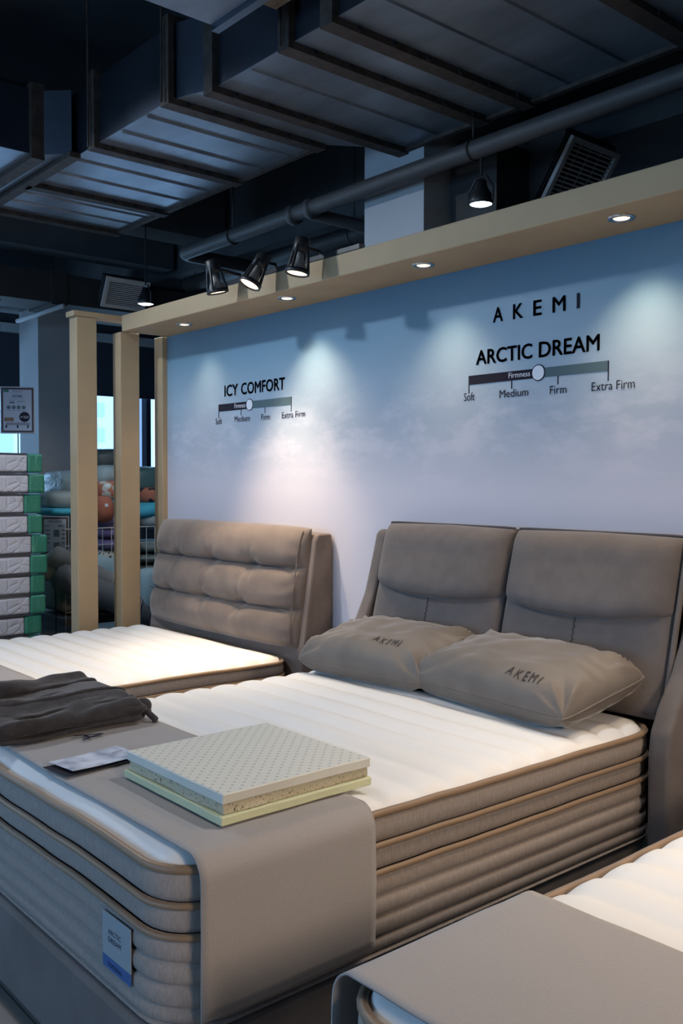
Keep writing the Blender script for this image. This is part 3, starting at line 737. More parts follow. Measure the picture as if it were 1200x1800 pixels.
# ================================================================== RUNNERS
def runner(label, path, ya, yb, ew=.010, seed=0, foot_wave=.012, th=.004):
    """cloth laid along X: path = list of (x,z) from the far end over the top and down; ya,yb = the two long edges"""
    bm = BM(); P = []
    for (x, z), (x2, z2) in zip(path, path[1:]):
        L_ = math.hypot(x2-x, z2-z); n = max(1, int(L_/.025))
        for k in range(n): P.append((x+(x2-x)*k/n, z+(z2-z)*k/n))
    P.append(path[-1]); n = len(P); nv = 26
    nor = []
    for i in range(n):
        a = P[max(0, i-1)]; b_ = P[min(n-1, i+1)]; d = Vector((b_[0]-a[0], 0, b_[1]-a[1])).normalized(); nor.append(d)
    sgn = 1 if path[-1][0] > path[0][0] else -1
    tops = [[], []]
    for s in (0, 1):
        for i, (x, z) in enumerate(P):
            d = nor[i]; nn = Vector((-d.z, 0, d.x))*sgn
            hang = abs(d.z) > .5
            row = []
            for j in range(nv):
                v = j/(nv-1)
                y0_ = ya+foot_wave*nz(x*2.2+seed, z*2.2, 1); y1_ = yb+ew*nz(x*2.7+seed, z*2, 8)
                y = y0_+(y1_-y0_)*v
                a = .003*nz(x*4+seed, y*5, 3)+.0015*nz(x*11, y*9, 6)
                if not hang: a = abs(a)
                a += (0 if s else th)
                q = Vector((x, y, z))+nn*a
                row.append(bm.verts.new(q))
            tops[s].append(row)
    for s in (0, 1):
        T_ = tops[s]
        for i in range(n-1):
            for j in range(nv-1):
                q = (T_[i][j], T_[i][j+1], T_[i+1][j+1], T_[i+1][j]); bm.faces.new(q if s else q[::-1])
    A, B_ = tops
    for i in range(n-1):
        for j in (0, nv-1): bm.faces.new((A[i][j], A[i+1][j], B_[i+1][j], B_[i][j]))
    for i in (0, n-1):
        for j in range(nv-1): bm.faces.new((A[i][j], A[i][j+1], B_[i][j+1], B_[i][j]))
    return tag(obj('bed_runner', bm, RUNNER, None, True), label, 'bed runner')
def over(xe, zt, zb, s, xfar, r_=.05, edge=.027, drop=.006):
    """path over the top to x edge xe (s=+1 right edge, -1 left edge) and down to zb"""
    out = [(xfar, zt)]
    out.append((xe-s*(r_+.05-edge), zt)); 
    for k in range(1, 9):
        a = PI/2*k/8; out.append((xe+s*edge-s*r_+s*r_*math.sin(a), zt-r_-drop+(r_+drop)*math.cos(a)))
    out.append((xe+s*(edge+.004), (zt+zb)/2)); out.append((xe+s*edge, zb))
    return out
RT1 = .6985
r1 = runner('grey felt runner across the foot of the centre bed under the foam sample', [(-3.19, .40), (-3.19, .64), (-3.17, .675), (-3.13, RT1-.004), (-3.07, RT1)]+over(-1.705, RT1, .345, 1, -3.0), -2.055, -1.555, seed=2)
r2_ = runner('grey felt runner across the far bed at the left edge', [(-5.2, .615)]+over(-3.76, .6195, .36, 1, -5.1), -2.06, -1.455, seed=5)
RT3 = RT1+D3
r3 = runner('grey felt runner across the nearest bed at lower right', over(-1.187, RT3, .33, -1, .2), -2.075, -1.585, seed=8)
# letter A printed on the centre runner
A0 = Vector((-2.705, -1.868, 0))
def afn(u, v):
    # glyph upright direction points to -X (read from the bed's right side)
    return (-2.724+.072*u, -1.862+.085*v, RT1+.0118)
aa = text_on('printed_letter', 'A', INK, r1, afn, weight=.0)

# ================================================================== PILLOWS
def pillow(label, c, Wd, H, T, pitch, yaw, seed, text_uv=None, roll=0.0, ears=.03):
    M_ = Matrix.Translation(c) @ Matrix.Rotation(yaw, 4, 'Z') @ Matrix.Rotation(pitch, 4, 'X') @ Matrix.Rotation(roll, 4, 'Y')
    def S(u, v, side, lift=0.0):
        au, av = abs(u), abs(v)
        pr = (max(0, 1-au**3.2)*max(0, 1-av**3.0))**.42
        cr = 1-.055*(au*av)**5
        x = Wd/2*u*(1-ears*(1-av**2.5)*au)*cr; y = H/2*v*(1-ears*1.3*(1-au**2.5)*av)*cr
        rr_ = min(1, max(au, av))
        ang = math.atan2(v, u)
        wr = .008*math.sin(ang*17+seed+3*nz(u*2+seed, v*2, 0))*max(0, rr_-.45)*(1-rr_**8)*1.6
        wr += .012*nz(u*2.2+seed, v*2.2, 3)*pr+.006*nz(u*5+seed, v*5, 9)*pr
        for cu, cv in ((1, -1), (1, 1), (-1, -1), (-1, 1)):          # creases fanning out of each corner
            du, dv = (cu-u)*cu*1.7, (v-cv)*-cv; r2 = math.hypot(du, dv); a2 = math.atan2(dv, du)
            for q in range(4):
                a0 = .25+.36*q+.12*nz(seed*3+q, cu*2+cv); wr += (.019 if q % 2 else -.015)*math.exp(-((a2-a0)/.085)**2)*math.exp(-((r2-.38)/.26)**2)
        z = (T*.56*pr+wr+lift) if side > 0 else -(T*.44*pr)+wr*.4
        return M_ @ Vector((x, y, z))
    g = empty('pillow', M_.translation, label, 'pillow')
    bm = BM(); f = lambda t: math.sin(PI/2*(2*t-1))
    grid(bm, 64, 48, lambda a, b_: S(f(a), f(b_), 1)); grid(bm, 64, 48, lambda a, b_: S(f(a), f(b_), -1))
    bmesh.ops.remove_doubles(bm, verts=bm.verts, dist=2e-4)
    obj('pillowcase', bm, PILLOWM, g, True)
    # seam welt round the edge
    pts = [S(f(k/30), -1, 1) for k in range(31)]+[S(1, f(k/22), 1) for k in range(1, 23)]+[S(f(1-k/30), 1, 1) for k in range(1, 31)]+[S(-1, f(1-k/22), 1) for k in range(1, 22)]
    obj('seam_welt', tube(BM(), pts, .0035, 6, closed=True), PILLOWM, g, True)
    if text_uv:
        u0, u1, v0, v1 = text_uv
        text_on('embroidered_lettering', 'AKEMI', mat('dark_thread', (.035, .03, .03), .8), g, lambda a, b_: S(u0+(u1-u0)*a, v0+(v1-v0)*b_, 1, .0025), weight=.01, spacing=1.45, sub=1)
    return g
p1 = pillow('taupe pillow lettered AKEMI at the far side of the centre bed', Vector((-2.79, -.450, .792)), .70, .44, .205, R(12), R(5), 1.0, (.12, .50, -.62, -.45))
p2 = pillow('taupe pillow lettered AKEMI at the near side, overlapping the other pillow', Vector((-2.115, -.440, .796)), .78, .44, .215, R(12), R(-5), 4.0, (.26, .64, -.80, -.63))

# ================================================================== THROW
def throw():
    g = BM(); ny = 70
    def layer(xc, w, z0, h, y0, y1, sd, roll_end=True):
        n = 30
        rings = []
        for j in range(ny):
            t = j/(ny-1); y = y0+(y1-y0)*t
            endf = min(1, (1-t)/.05); endf = (1-(1-endf)**2)**.5 if endf < 1 else 1
            st = min(1, t/.04); endf *= (1-(1-st)**2)**.5 if st < 1 else 1
            ring = []
            cx = xc+.015*nz(y*3+sd, sd)+.006*nz(y*9, sd)
            hh = h*(.9+.22*nz(y*4+sd, 2)); ww = w*(1+.06*nz(y*3.2, sd+3))
            for k in range(n):
                a = 2*PI*k/n; c, s = math.cos(a), math.sin(a)
                x = cx+ww/2*math.copysign(abs(c)**.55, c)*(.86+.14*endf)
                zz = hh/2*math.copysign(abs(s)**.75, s)*endf
                rp = .022*nz(x*8+sd, y*5, sd)+.010*nz(x*20, y*11, sd+5)+.007*math.sin(x*38+9*nz(y*2.5, x*3, sd)+sd)
                z = z0+h/2+zz+(rp*endf if s > -.2 else 0)
                x += .010*nz(y*7+sd, zz*20, 2)*endf
                ring.append(g.verts.new((x, y+.012*nz(x*6, sd)*(1-t if t < .5 else 1), max(z, z0+.001))))
            rings.append(ring)
        for a, b_ in zip(rings, rings[1:]):
            for k in range(n): g.faces.new((a[k], a[(k+1) % n], b_[(k+1) % n], b_[k]))
        g.faces.new(rings[0][::-1]); g.faces.new(rings[-1])
    zt = RT1+.009
    layer(-2.98, .50, zt, .036, -2.09, -1.60, 1.3)
    layer(-2.97, .47, zt+.026, .036, -2.09, -1.585, 4.1)
    layer(-3.00, .42, zt+.052, .036, -2.09, -1.615, 7.7)
    layer(-2.80, .13, zt+.016, .052, -2.09, -1.595, 2.2)
    layer(-2.93, .10, zt+.062, .034, -2.07, -1.60, 5.2)
    layer(-3.08, .11, zt+.074, .034, -2.07, -1.63, 9.2)
    # loose rolled ends at the head side of the stack
    def roll(pts, r_): tube(g, pts, r_, 12)
    for k, (x, z, r_) in enumerate(((-2.80, .03, .018), (-2.87, .028, .016), (-2.75, .022, .014))):
        pts = []
        for i in range(14):
            t = i/13; a = t*PI*1.6
            pts.append((x+.03*math.cos(a+k), -1.585+.010*math.sin(a*1.3+k), zt+z+.018*math.sin(a)))
        roll(pts, [r_*(.75+.25*math.sin(PI*min(1, i/6))) for i in range(14)])
    return tag(obj('throw_blanket', g, THROW, None, True), 'charcoal fleece throw folded in soft layers on the foot of the centre bed', 'blanket')
throw()

# ================================================================== FOAM SAMPLE, BROCHURE
def latex_mat():
    M = bpy.data.materials.new('pinhole_latex'); M.use_nodes = True; nt = M.node_tree; N = nt.nodes; L = nt.links
    b = N['Principled BSDF']; b.inputs['Roughness'].default_value = .75
    tc = N.new('ShaderNodeTexCoord'); mp = N.new('ShaderNodeMapping'); mp.inputs['Rotation'].default_value = (0, 0, R(45)); mp.inputs['Scale'].default_value = (42, 42, 42)
    L.new(tc.outputs['Object'], mp.inputs[0]); fr = N.new('ShaderNodeVectorMath'); fr.operation = 'FRACTION'; L.new(mp.outputs[0], fr.inputs[0])
    sb = N.new('ShaderNodeVectorMath'); sb.operation = 'SUBTRACT'; sb.inputs[1].default_value = (.5, .5, 0); L.new(fr.outputs[0], sb.inputs[0])
    ml = N.new('ShaderNodeVectorMath'); ml.operation = 'MULTIPLY'; ml.inputs[1].default_value = (1, 1, 0); L.new(sb.outputs[0], ml.inputs[0])
    ln = N.new('ShaderNodeVectorMath'); ln.operation = 'LENGTH'; L.new(ml.outputs[0], ln.inputs[0])
    rp = N.new('ShaderNodeValToRGB'); rp.color_ramp.elements[0].position = .13; rp.color_ramp.elements[0].color = (.38, .38, .35, 1)
    rp.color_ramp.elements[1].position = .21; rp.color_ramp.elements[1].color = (.60, .59, .53, 1)
    ge = N.new('ShaderNodeNewGeometry'); sp = N.new('ShaderNodeSeparateXYZ'); L.new(ge.outputs['Normal'], sp.inputs[0])
    L.new(ln.outputs['Value'], rp.inputs[0])
    mx = N.new('ShaderNodeMixRGB'); mx.inputs[1].default_value = (.60, .59, .53, 1); L.new(sp.outputs['Z'], mx.inputs[0]); L.new(rp.outputs[0], mx.inputs[2])
    L.new(mx.outputs[0], b.inputs['Base Color']); return M
fz = RT1+.0095
fs = empty('foam_sample', (-2.02, -1.70, fz), 'square sample block of layered latex and foam on the grey runner', 'foam sample')
def slabw(x0, x1, y0, y1, z0, z1, sd, amp=.003):
    bm = box(BM(), x0, x1, y0, y1, z0, z1, .0025, 1)
    bmesh.ops.subdivide_edges(bm, edges=[e for e in bm.edges if e.calc_length() > .1], cuts=9, use_grid_fill=True)
    for v in bm.verts:
        v.co.x += amp*nz(v.co.y*9+sd, v.co.z*30); v.co.y += amp*nz(v.co.x*9+sd, v.co.z*30, 4)
    return bm
obj('foam_base', slabw(-2.262, -1.785, -1.93, -1.465, fz, fz+.021, 1), mat('pale_yellow_foam', (.55, .56, .36), .85, bump=.1, bscale=200), fs)
obj('coir_layer', slabw(-2.248, -1.795, -1.921, -1.472, fz+.0212, fz+.047, 2, .005), mat('speckled_rebond_felt', (.36, .32, .23), .95, var=.75, vscale=130, col2=(.06, .045, .03), bump=.6, bscale=150, lo=.30, hi=.42), fs)
obj('latex_top', slabw(-2.252, -1.790, -1.925, -1.468, fz+.0472, fz+.072, 3), latex_mat(), fs)

br = empty('brochure', (-2.49, -1.9, RT1+.009), 'folded leaflet with snowy picture lying on the grey runner', 'brochure')
bc = [at(85, 1340, Z=RT1+.02), at(128, 1356, Z=RT1+.02), at(252, 1328, Z=RT1+.015), at(205, 1312, Z=RT1+.015)]
def leaf(name, m_, dz, curl, inset=0.0, off=(0, 0)):
    bm = BM()
    def f(u, v):
        uu = inset+(1-2*inset)*u
        p = bc[0].lerp(bc[3], uu).lerp(bc[1].lerp(bc[2], uu), v)
        p = Vector((p.x+off[0], p.y+off[1], 0)); p.z = RT1+.0095+dz+curl*(max(0, 1-u*1.6))**2
        return p
    T_ = grid(bm, 18, 8, f); B_ = grid(bm, 18, 8, lambda u, v: f(u, v)-Vector((0, 0, .0008)))
    edge = [(j, 0) for j in range(8)]+[(7, i) for i in range(1, 18)]+[(j, 17) for j in range(6, -1, -1)]+[(0, i) for i in range(16, 0, -1)]
    for (j, i), (j2, i2) in zip(edge, edge[1:]+edge[:1]): bm.faces.new((T_[j][i], T_[j2][i2], B_[j2][i2], B_[j][i]))
    return obj(name, bm, m_, br)
SNOWP = mat('leaflet_snow_print', (.52, .55, .63), .45, var=.5, vscale=16, col2=(.24, .28, .38))
leaf('back_leaf', mat('leaflet_dark_print', (.02, .02, .028), .35), .002, .002, 0, (.012, -.022))
cv = leaf('cover_leaf', SNOWP, .008, .004)
def bfn(u, v):
    a = .74+.16*u; b_ = .42+.14*(1-v)
    p = bc[0].lerp(bc[3], a).lerp(bc[1].lerp(bc[2], a), b_)
    return (p.x, p.y, RT1+.0095+.0125)
text_on('lettering', 'AKEMI', INK, cv, bfn, spacing=1.3)

# ================================================================== WRAPPED MATTRESS STACK
def quilt_mat():
    M = bpy.data.materials.new('grey_quilted_ticking'); M.use_nodes = True; nt = M.node_tree; N = nt.nodes; L = nt.links
    b = N['Principled BSDF']; b.inputs['Base Color'].default_value = (.52, .52, .58, 1); b.inputs['Roughness'].default_value = .6
    b.inputs['Coat Weight'].default_value = .6; b.inputs['Coat Roughness'].default_value = .15
    tc = N.new('ShaderNodeTexCoord'); vo = N.new('ShaderNodeTexVoronoi'); vo.feature = 'DISTANCE_TO_EDGE'; vo.inputs['Scale'].default_value = 16; L.new(tc.outputs['Object'], vo.inputs[0])
    rp = N.new('ShaderNodeValToRGB'); rp.color_ramp.elements[0].position = 0.0; rp.color_ramp.elements[1].position = .12; L.new(vo.outputs[0], rp.inputs[0])
    bp = N.new('ShaderNodeBump'); bp.inputs['Strength'].default_value = .35; bp.inputs['Distance'].default_value = .012; L.new(rp.outputs[0], bp.inputs['Height']); L.new(bp.outputs[0], b.inputs['Normal'])
    # crinkled film sits over the ticking: coat gets its own relief
    n = N.new('ShaderNodeTexNoise'); n.inputs['Scale'].default_value = 26; n.inputs['Detail'].default_value = 5; n.inputs['Distortion'].default_value = 1.5; L.new(tc.outputs['Object'], n.inputs[0])
    b2 = N.new('ShaderNodeBump'); b2.inputs['Strength'].default_value = .9; b2.inputs['Distance'].default_value = .02; L.new(n.outputs[0], b2.inputs['Height']); L.new(b2.outputs[0], b.inputs['Coat Normal'])
    return M
QUILT = quilt_mat()
def film(name, col, rough=.18, coat=1.0):
    if name in MATS: return MATS[name]
    M = mat(name, col, .5, bump=.0)
    nt = M.node_tree; N = nt.nodes; L = nt.links; b = N['Principled BSDF']
    b.inputs['Coat Weight'].default_value = coat; b.inputs['Coat Roughness'].default_value = .08
    tc = N.new('ShaderNodeTexCoord'); n = N.new('ShaderNodeTexNoise'); n.inputs['Scale'].default_value = 22; n.inputs['Detail'].default_value = 6; n.inputs['Distortion'].default_value = 2.0
    L.new(tc.outputs['Object'], n.inputs[0]); b2 = N.new('ShaderNodeBump'); b2.inputs['Strength'].default_value = 1.0; b2.inputs['Distance'].default_value = .03
    L.new(n.outputs[0], b2.inputs['Height']); L.new(b2.outputs[0], b.inputs['Coat Normal'])
    return M
GREENF = film('green_printed_film', (.012, .19, .115))
DKBAND = mat('dark_mattress_edge', (.05, .05, .065), .6, coat=.5)
NST, HST = 13, .1288
ends = [.0, .012, -.01, -.004, .03, .026, .012, .014, -.012, -.004, .012, 0, .01]     # top to bottom: how far each green end sticks out
ordn = ['topmost', 'second', 'third', 'fourth', 'fifth', 'sixth', 'seventh', 'eighth', 'ninth', 'tenth', 'eleventh', 'twelfth', 'lowest']
for i in range(NST):
    z1 = 1.672-HST*i; z0 = z1-HST+.0015
    if i == NST-1: z0 = 0.0
    ye = -.655+ends[i]
    g = empty('wrapped_mattress', (-6.7, -1.15, z0), f'plastic-wrapped grey mattress with green end, {ordn[i]} from the top of the stack' if i not in (0, NST-1) else f'plastic-wrapped grey mattress with green end, {ordn[i]} of the stack', 'mattress', 'wrapped mattresses in the stack')
    gb = ye-.098-.008*(i % 3)
    xx = -5.80+.006*(i % 2)
    bx('quilted_body', QUILT, g, -7.68, xx, -1.60, gb, z0+.010, z1-.010, .012, 2)
    bx('green_end', GREENF, g, -7.682, xx+.002, gb+.0004, ye, z0+.004, z1-.004, .014, 3)
    for za, zb in ((z0, z0+.0095), (z1-.0095, z1)): bx('edge_tape', DKBAND, g, -7.68, xx-.001, -1.60, gb, za, zb)
# shelf sign on a thin stand on top of the stack
def sign(label, c, w, h, face, content, stand_z, framecol, pole_dx=0.0):
    """A4 sign board; c = centre, face = horizontal normal"""
    n = Vector((*face, 0)).normalized(); ux = Vector((-n.y, n.x, 0)); c = Vector(c)
    g = empty('price_sign', (c.x, c.y, stand_z), label, 'sign')
    def slab(u0, u1, v0, v1, d0, d1, bev=0):
        b = BM(); box(b, u0, u1, -d1, -d0, v0, v1, bev, 3)
        Mx = Matrix((( ux.x, -n.x, 0, c.x), (ux.y, -n.y, 0, c.y), (0, 0, 1, c.z), (0, 0, 0, 1))); b.transform(Mx); return b
    obj('board', slab(-w/2, w/2, -h/2, h/2, -.004, .004, .003), mat('grey_sign_holder', (.30, .31, .35), .4), g)
    obj('border', slab(-w/2+.008, w/2-.008, -h/2+.008, h/2-.008, .0042, .0050), framecol, g)
    obj('paper', slab(-w/2+.020, w/2-.020, -h/2+.020, h/2-.020, .0052, .0058), mat('pale_blue_paper', (.30, .34, .42), .6), g)
    def T(body, uc, vc, tw, th, m_=INK, wgt=0.0): text_on('lettering', body, m_, g, lambda a, b_: c+ux*(uc-tw/2+tw*a)+Vector((0, 0, vc-th/2+th*b_))+n*.0072, weight=wgt)
    def B(u0, u1, v0, v1, m_, nm='print_block', d=.0066): obj(nm, slab(u0, u1, v0, v1, .006, d), m_, g)
    content(T, B, lambda uc, vc, r_, m_: obj('print_disc', lathe(BM(), [(0, .006), (r_, .006), (r_, .0066), (0, .0066)], 20, Matrix.Translation(c+ux*uc+Vector((0, 0, vc))) @ align(n)), m_, g))
    p = c+Vector((0, 0, -h/2))
    obj('pole', tube(BM(), [p+n*-.006+Vector((0, 0, .05)), (p.x-n.x*.006, p.y-n.y*.006, stand_z+.004)], .004, 8), BLACKM, g)
    obj('foot', lathe(BM(), [(0, stand_z+.006), (.05, stand_z+.006), (.055, stand_z), (0, stand_z)], 20, Matrix.Translation((p.x-n.x*.006, p.y-n.y*.006, 0))), BLACKM, g)
    return g
def c1(T, B, D):
    GREEN = mat('green_print', (.02, .12, .08), .6)
    T('Avanti', .0, .124, .06, .012, TEALP); T('MATTRESS', 0, .092, .062, .013, INK, .02)
    B(-.055, .055, .076, .077, TEALP); B(-.05, -.02, .046, .052, INK); T('Firmness', -.035, .060, .032, .007); T('Measurement', .025, .058, .05, .008)
    for k in range(4): D(-.056+.032*k, .018, .0125, TEALP); T('feature', -.056+.032*k, -.002, .022, .005)
    D(.045, -.045, .034, INK); T('268', .055, -.046, .034, .018, PRINTW, .02); T('RM', .027, -.046, .012, .009, PRINTW)
    B(-.085, -.024, -.075, -.050, mat('brown_print', (.16, .10, .07), .7)); B(-.075, .078, -.10, -.083, mat('grey_print', (.16, .17, .22), .7))
    for u in (-.072, .0, .066): B(u-.005, u+.005, -.118, -.100, INK)
    B(-.088, -.055, .118, .136, GREEN)
s1 = sign('price sign with bed picture on a thin stand on top of the wrapped stack', at(31, 721, X=-6.15), .222, .312, (1, -.62), c1, 1.6725, mat('dark_maroon_border', (.03, .018, .022), .5))
def c2(T, B, D):
    T('AKEMI', 0, .122, .06, .010, INK); T('SPRING DELUXE', 0, .100, .09, .011, INK, .02)
    T('RM', -.055, .068, .03, .012); T('SET', .045, .068, .05, .012, INK, .02)
    B(-.01, .03, -.01, .04, TEALP); B(-.01, .03, -.115, -.05, mat('olive_print', (.12, .13, .12), .7))
    for k in range(4):
        B(-.07, -.035, .035-.03*k, .040-.03*k, INK); B(.045, .075, .035-.03*k, .040-.03*k, INK)
s2 = sign('price sign with dark border between the wrapped stack and the front post', at(97, 941, X=-6.45), .195, .275, (1, -.55), c2, 0.0, mat('dark_maroon_border', (.03, .018, .022), .5))

# ================================================================== BEDDING PILE BEHIND THE POSTS
def blob(name, label, cat, c, sx, sy, sz, m_, rz=0.0, p=.55, sd=0.0, wr=.03, tilt=0.0, group=None, n1=34, n2=20):
    """soft stuffed shape: superellipsoid with wrinkles; c = centre"""
    bm = BM(); c = Vector(c)
    Rm = Matrix.Rotation(rz, 4, 'Z') @ Matrix.Rotation(tilt, 4, 'X')
    sg = lambda v, e: math.copysign(abs(v)**e, v)
    rings = []
    for j in range(n2+1):
        b_ = -PI/2+PI*j/n2
        if j in (0, n2): rings.append([Vector((0, 0, sz/2*(-1 if j == 0 else 1)))]); continue
        rings.append([Vector((sx/2*sg(math.cos(b_), .45)*sg(math.cos(2*PI*k/n1), p), sy/2*sg(math.cos(b_), .45)*sg(math.sin(2*PI*k/n1), p), sz/2*sg(math.sin(b_), .8))) for k in range(n1)])
    VR = []
    for r_ in rings:
        out = []
        for v in r_:
            w = 1+wr*2*nz(v.x*6+sd, v.y*6, v.z*6)+wr*nz(v.x*15+sd, v.y*15, v.z*15)
            out.append(bm.verts.new(c+(Rm @ (v*w))))
        VR.append(out)
    for a, b_ in zip(VR, VR[1:]):
        for k in range(n1):
            k2 = (k+1) % n1
            if len(a) == 1: bm.faces.new((a[0], b_[k2], b_[k]))
            elif len(b_) == 1: bm.faces.new((a[k], a[k2], b_[0]))
            else: bm.faces.new((a[k], a[k2], b_[k2], b_[k]))
    g = empty(name, (c.x, c.y, c.z-sz/2), label, cat, group)
    obj('cover', bm, m_, g, True)
    return g
def roll_(label, p0, p1, r_, m_, sd, name='rolled_quilt', cat='quilt'):
    p0, p1 = Vector(p0), Vector(p1); bm = BM(); pts = []; rad = []
    for k in range(25):
        t = k/24; e = min(1, t/.06, (1-t)/.06); pts.append(p0.lerp(p1, t)+Vector((0, 0, .01*nz(t*4, sd)))); rad.append(r_*(.55+.45*math.sqrt(1-(1-e)**2))*(1+.05*nz(t*6, sd+2)))
    tube(bm, pts, rad, 22)
    g = empty(name, tuple((p0+p1)/2-Vector((0, 0, r_))), label, cat)
    obj('roll', bm, m_, g, True)
    bmt = BM()
    for q in (.25, .72): 
        c_ = p0.lerp(p1, q); d = (p1-p0).normalized()
        tube(bmt, [c_-d*.008, c_+d*.008], r_*1.045, 22)
    obj('tie_band', bmt, m_, g, True)
    return g
def patch_mat(name, c1_, c2_, scale, thr, c3=None):
    M = bpy.data.materials.new(name); M.use_nodes = True; nt = M.node_tree; N = nt.nodes; L = nt.links
    b = N['Principled BSDF']; b.inputs['Roughness'].default_value = .8
    tc = N.new('ShaderNodeTexCoord'); vo = N.new('ShaderNodeTexVoronoi'); vo.inputs['Scale'].default_value = scale; L.new(tc.outputs['Object'], vo.inputs[0])
    rp = N.new('ShaderNodeValToRGB'); rp.color_ramp.interpolation = 'CONSTANT'; L.new(vo.outputs['Distance'], rp.inputs[0])
    rp.color_ramp.elements[0].position = 0; rp.color_ramp.elements[0].color = (*c2_, 1); rp.color_ramp.elements[1].position = thr; rp.color_ramp.elements[1].color = (*c1_, 1)
    if c3: e = rp.color_ramp.elements.new(thr*.5); e.color = (*c3, 1)
    L.new(rp.outputs[0], b.inputs['Base Color']); return M
AQUA = mat('aqua_cotton', (.05, .36, .50), .8); CORAL = mat('coral_cotton', (.36, .12, .075), .8)
CORALDOT = patch_mat('coral_with_black_dots', (.40, .14, .09), (.015, .02, .025), 15, .40)
FLORAL = patch_mat('coral_leaf_print', (.40, .15, .10), (.62, .66, .68), 15, .46, (.45, .52, .52))
GREYC = mat('pale_grey_cotton', (.27, .31, .32), .85, var=.1, vscale=5); LILAC = mat('lilac_cotton', (.30, .25, .42), .85)
PURPLE = mat('purple_quilt', (.13, .11, .26), .8); SAGE = mat('sage_grey_quilt', (.17, .20, .19), .85, var=.1)
MONO = patch_mat('black_and_white_print', (.45, .47, .45), (.02, .02, .022), 26, .36)
CLEAR = film('clear_plastic_over_white', (.30, .42, .48)); TEALF = film('teal_plastic_bag', (.06, .14, .15)); DARKF = film('dark_plastic_bag', (.03, .05, .058))
BEIGEQ = mat('beige_grey_blanket', (.24, .24, .22), .9, bump=.3, bscale=40); TEALQ = mat('pale_teal_blanket', (.25, .36, .40), .9, bump=.3, bscale=50)
XB = -6.75
def P(px, py, X=XB): return at(px, py, X=X)
K = 6.45/1645                                   # metres per pixel at that depth, roughly
bin_ = empty('wire_bin', (XB, .3, 0), 'white wire display bin full of bedding behind the posts', 'display bin')
ya, yb = P(76, 930).y, P(286, 930).y
zt_, zm = P(200, 923).z, .55
WIRE = mat('white_wire', (.45, .47, .48), .4)
for k in range(6):
    z = zm+(zt_-zm)*k/5
    obj('wire', tube(BM(), [(XB+.38, ya, z), (XB+.38, yb, z)], .0035 if k < 5 else .005, 6), WIRE, bin_)
for k in range(15):
    y = ya+(yb-ya)*k/14
    obj('wire', tube(BM(), [(XB+.384, y, 0 if k in (0, 14) else zm), (XB+.384, y, zt_)], .0028, 6), WIRE, bin_)
bx('base_tray', mat('dark_tray', (.05, .05, .055), .7), bin_, XB-.55, XB+.375, ya, yb, .45, .50)
for y in (ya+.03, yb-.03): bx('leg', mat('dark_tray', (.05, .05, .055), .7), bin_, XB-.5, XB-.45, y-.02, y+.02, 0, .449)
zt2 = zt_
def qstack(label, pxc, m_, n, h, z0, wy_, X=XB, sd=0):
    y = P(pxc, 950, X).y
    for k in range(n):
        blob('folded_quilt', label % ordn[k], 'quilt', (X, y, z0+h*(n-1-k)+h/2), .60, wy_, h*1.02, m_, 0, .35, sd+k*3, .012, group='folded quilts in the wire bin')
qstack('folded sage grey quilt in the wire bin beside the mural wall, %s of its pile', 262, SAGE, 6, .085, .51, .40, sd=3)
qstack('folded purple quilt in the wire bin between the front posts, %s of its pile', 186, PURPLE, 3, .085, P(186, 958).z-.02, .34, sd=30)
blob('folded_quilt', 'black and white patterned quilt under the purple quilts', 'quilt', (XB, P(186, 975).y, P(186, 972).z-.02), .6, .36, .13, MONO, 0, .35, 44, .012)
blob('folded_quilt', 'grey folded quilt at the bottom between the front posts', 'quilt', (XB, P(186, 1000).y, .59), .6, .36, .15, GREYC, 0, .35, 48, .012)
blob('folded_quilt', 'beige folded quilts at the left end of the wire bin', 'quilt', (XB, P(120, 960).y, .74), .6, .40, .46, BEIGEQ, 0, .4, 52, .012)
blob('cushion', 'pale grey cushion on the sage quilts beside the mural wall', 'cushion', P(262, 913, XB+.1), .42, .34, .13, GREYC, .2, .6, 1, .02, group='cushions piled on the bin')
blob('cushion', 'aqua cushion under the dotted one beside the mural wall', 'cushion', P(262, 895, XB+.1), .44, .40, .13, AQUA, -.15, .6, 2, .03, .12, group='cushions piled on the bin')
blob('cushion', 'coral cushion with black dots beside the mural wall', 'cushion', P(256, 871, XB+.08), .38, .22, .13, CORALDOT, .2, .7, 3, .02, group='cushions piled on the bin')
blob('bagged_duvet', 'teal plastic duvet bag on top of the pile beside the mural wall', 'bag', P(244, 846, XB-.1), .5, .40, .24, TEALF, 0, .65, 4, .05)
blob('cushion', 'lilac cushion between the front posts above the purple quilts', 'cushion', P(194, 915, XB+.12), .40, .26, .14, LILAC, .3, .6, 5, .03, group='cushions piled on the bin')
blob('cushion', 'aqua cushion between the front posts under the leaf print', 'cushion', P(197, 890, XB+.14), .38, .24, .17, AQUA, .1, .7, 6, .03, group='cushions piled on the bin')
cc_ = blob('cushion', 'plain coral cushion with small white tag between the front posts', 'cushion', P(171, 894, XB+.2), .34, .17, .20, CORAL, .1, .8, 7, .03, group='cushions piled on the bin')
tg = bx('care_tag', PRINTW, cc_, *(lambda q: (q.x, q.x+.003, q.y-.013, q.y+.013, q.z-.012, q.z+.012))(P(187, 888, XB+.37)))
blob('cushion', 'coral cushion with pale leaf print between the front posts', 'cushion', P(186, 862, XB+.1), .42, .34, .15, FLORAL, .2, .6, 8, .03, group='cushions piled on the bin')
blob('bagged_duvet', 'clear plastic duvet bag between the front posts', 'bag', P(182, 836, XB-.1), .5, .36, .17, CLEAR, 0, .6, 9, .05)
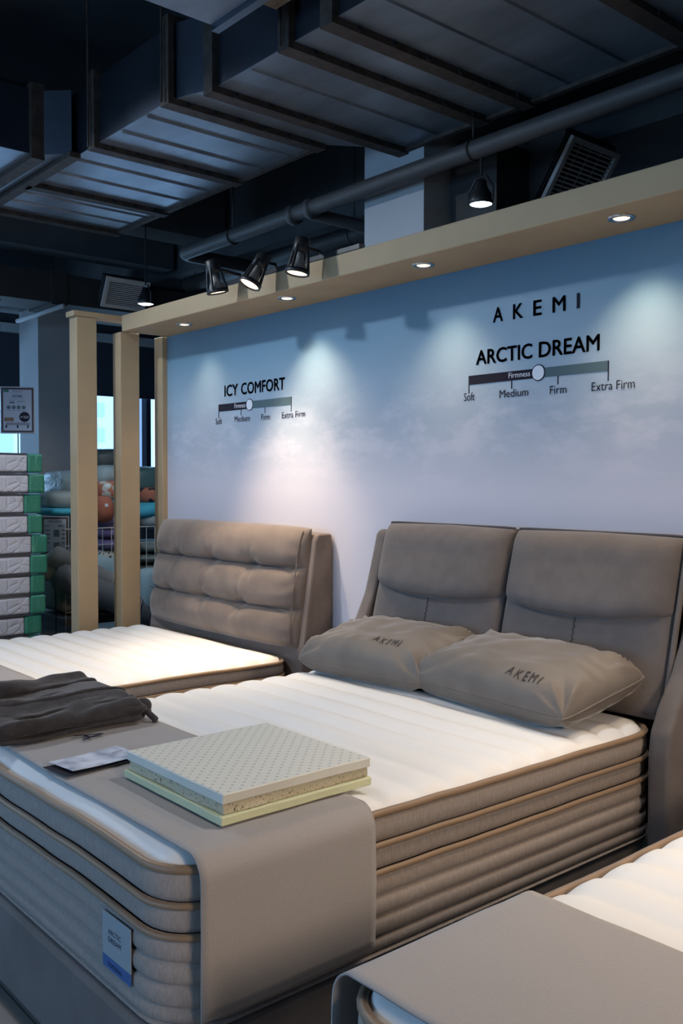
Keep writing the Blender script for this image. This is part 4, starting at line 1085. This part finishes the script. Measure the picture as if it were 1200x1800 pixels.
blob('bagged_duvet', 'dark plastic duvet bag topping the pile below the window', 'bag', P(186, 810, XB-.16), .5, .42, .19, DARKF, 0, .5, 10, .03)
blob('bagged_duvet', 'big clear plastic duvet bag left of the front post', 'bag', P(122, 852, XB-.1), .55, .36, .22, CLEAR, 0, .75, 11, .05)
blob('cushion', 'long pale grey cushion left of the front post', 'cushion', P(112, 879, XB+.1), .42, .32, .14, GREYC, 0, .6, 12, .02, group='cushions piled on the bin')
blob('cushion', 'flat aqua cushion left of the front post under the grey one', 'cushion', P(98, 899, XB+.14), .40, .22, .06, AQUA, 0, .7, 13, .02, group='cushions piled on the bin')
# big rolled quilts on a low rack in front of the bin
XR = -6.12
rk = empty('low_rack', (XR, .0, 0), 'dark low rack carrying the rolled quilts behind the posts', 'rack')
q0, q1 = P(95, 1090, XR), P(300, 1090, XR)
bx('shelf', BLACKM, rk, XR-.18, XR+.20, q0.y, q1.y, .36, .39)
for y in (q0.y+.04, (q0.y+q1.y)/2, q1.y-.04): bx('leg', BLACKM, rk, XR-.14, XR-.10, y-.02, y+.02, 0, .3599); 
roll_('dark grey rolled quilt lowest on the rack behind the posts', P(95, 1010, XR), P(285, 1085, XR), .10, mat('slate_blanket', (.13, .135, .15), .9, bump=.2, bscale=40), 1)
roll_('mid grey rolled quilt above the darkest one behind the posts', P(88, 985, XR-.05)+Vector((0, 0, .03)), P(225, 1040, XR-.05), .085, mat('grey_blanket', (.21, .21, .21), .9, bump=.25, bscale=40), 3)
blob('rolled_quilt', 'pale teal fluffy blanket slumped between the front posts', 'blanket', P(184, 1008, XR-.12), .22, .34, .24, TEALQ, 0, .7, 21, .03, R(-18))
blob('rolled_quilt', 'pale teal blanket hanging beside the tufted headboard', 'blanket', P(262, 1035, XR+.02), .22, .20, .30, TEALQ, 0, .7, 23, .03)
blob('rolled_quilt', 'woven beige blanket slumped left of the front post', 'blanket', P(112, 1000, XR-.1), .24, .30, .22, BEIGEQ, 0, .7, 25, .03, R(-15))
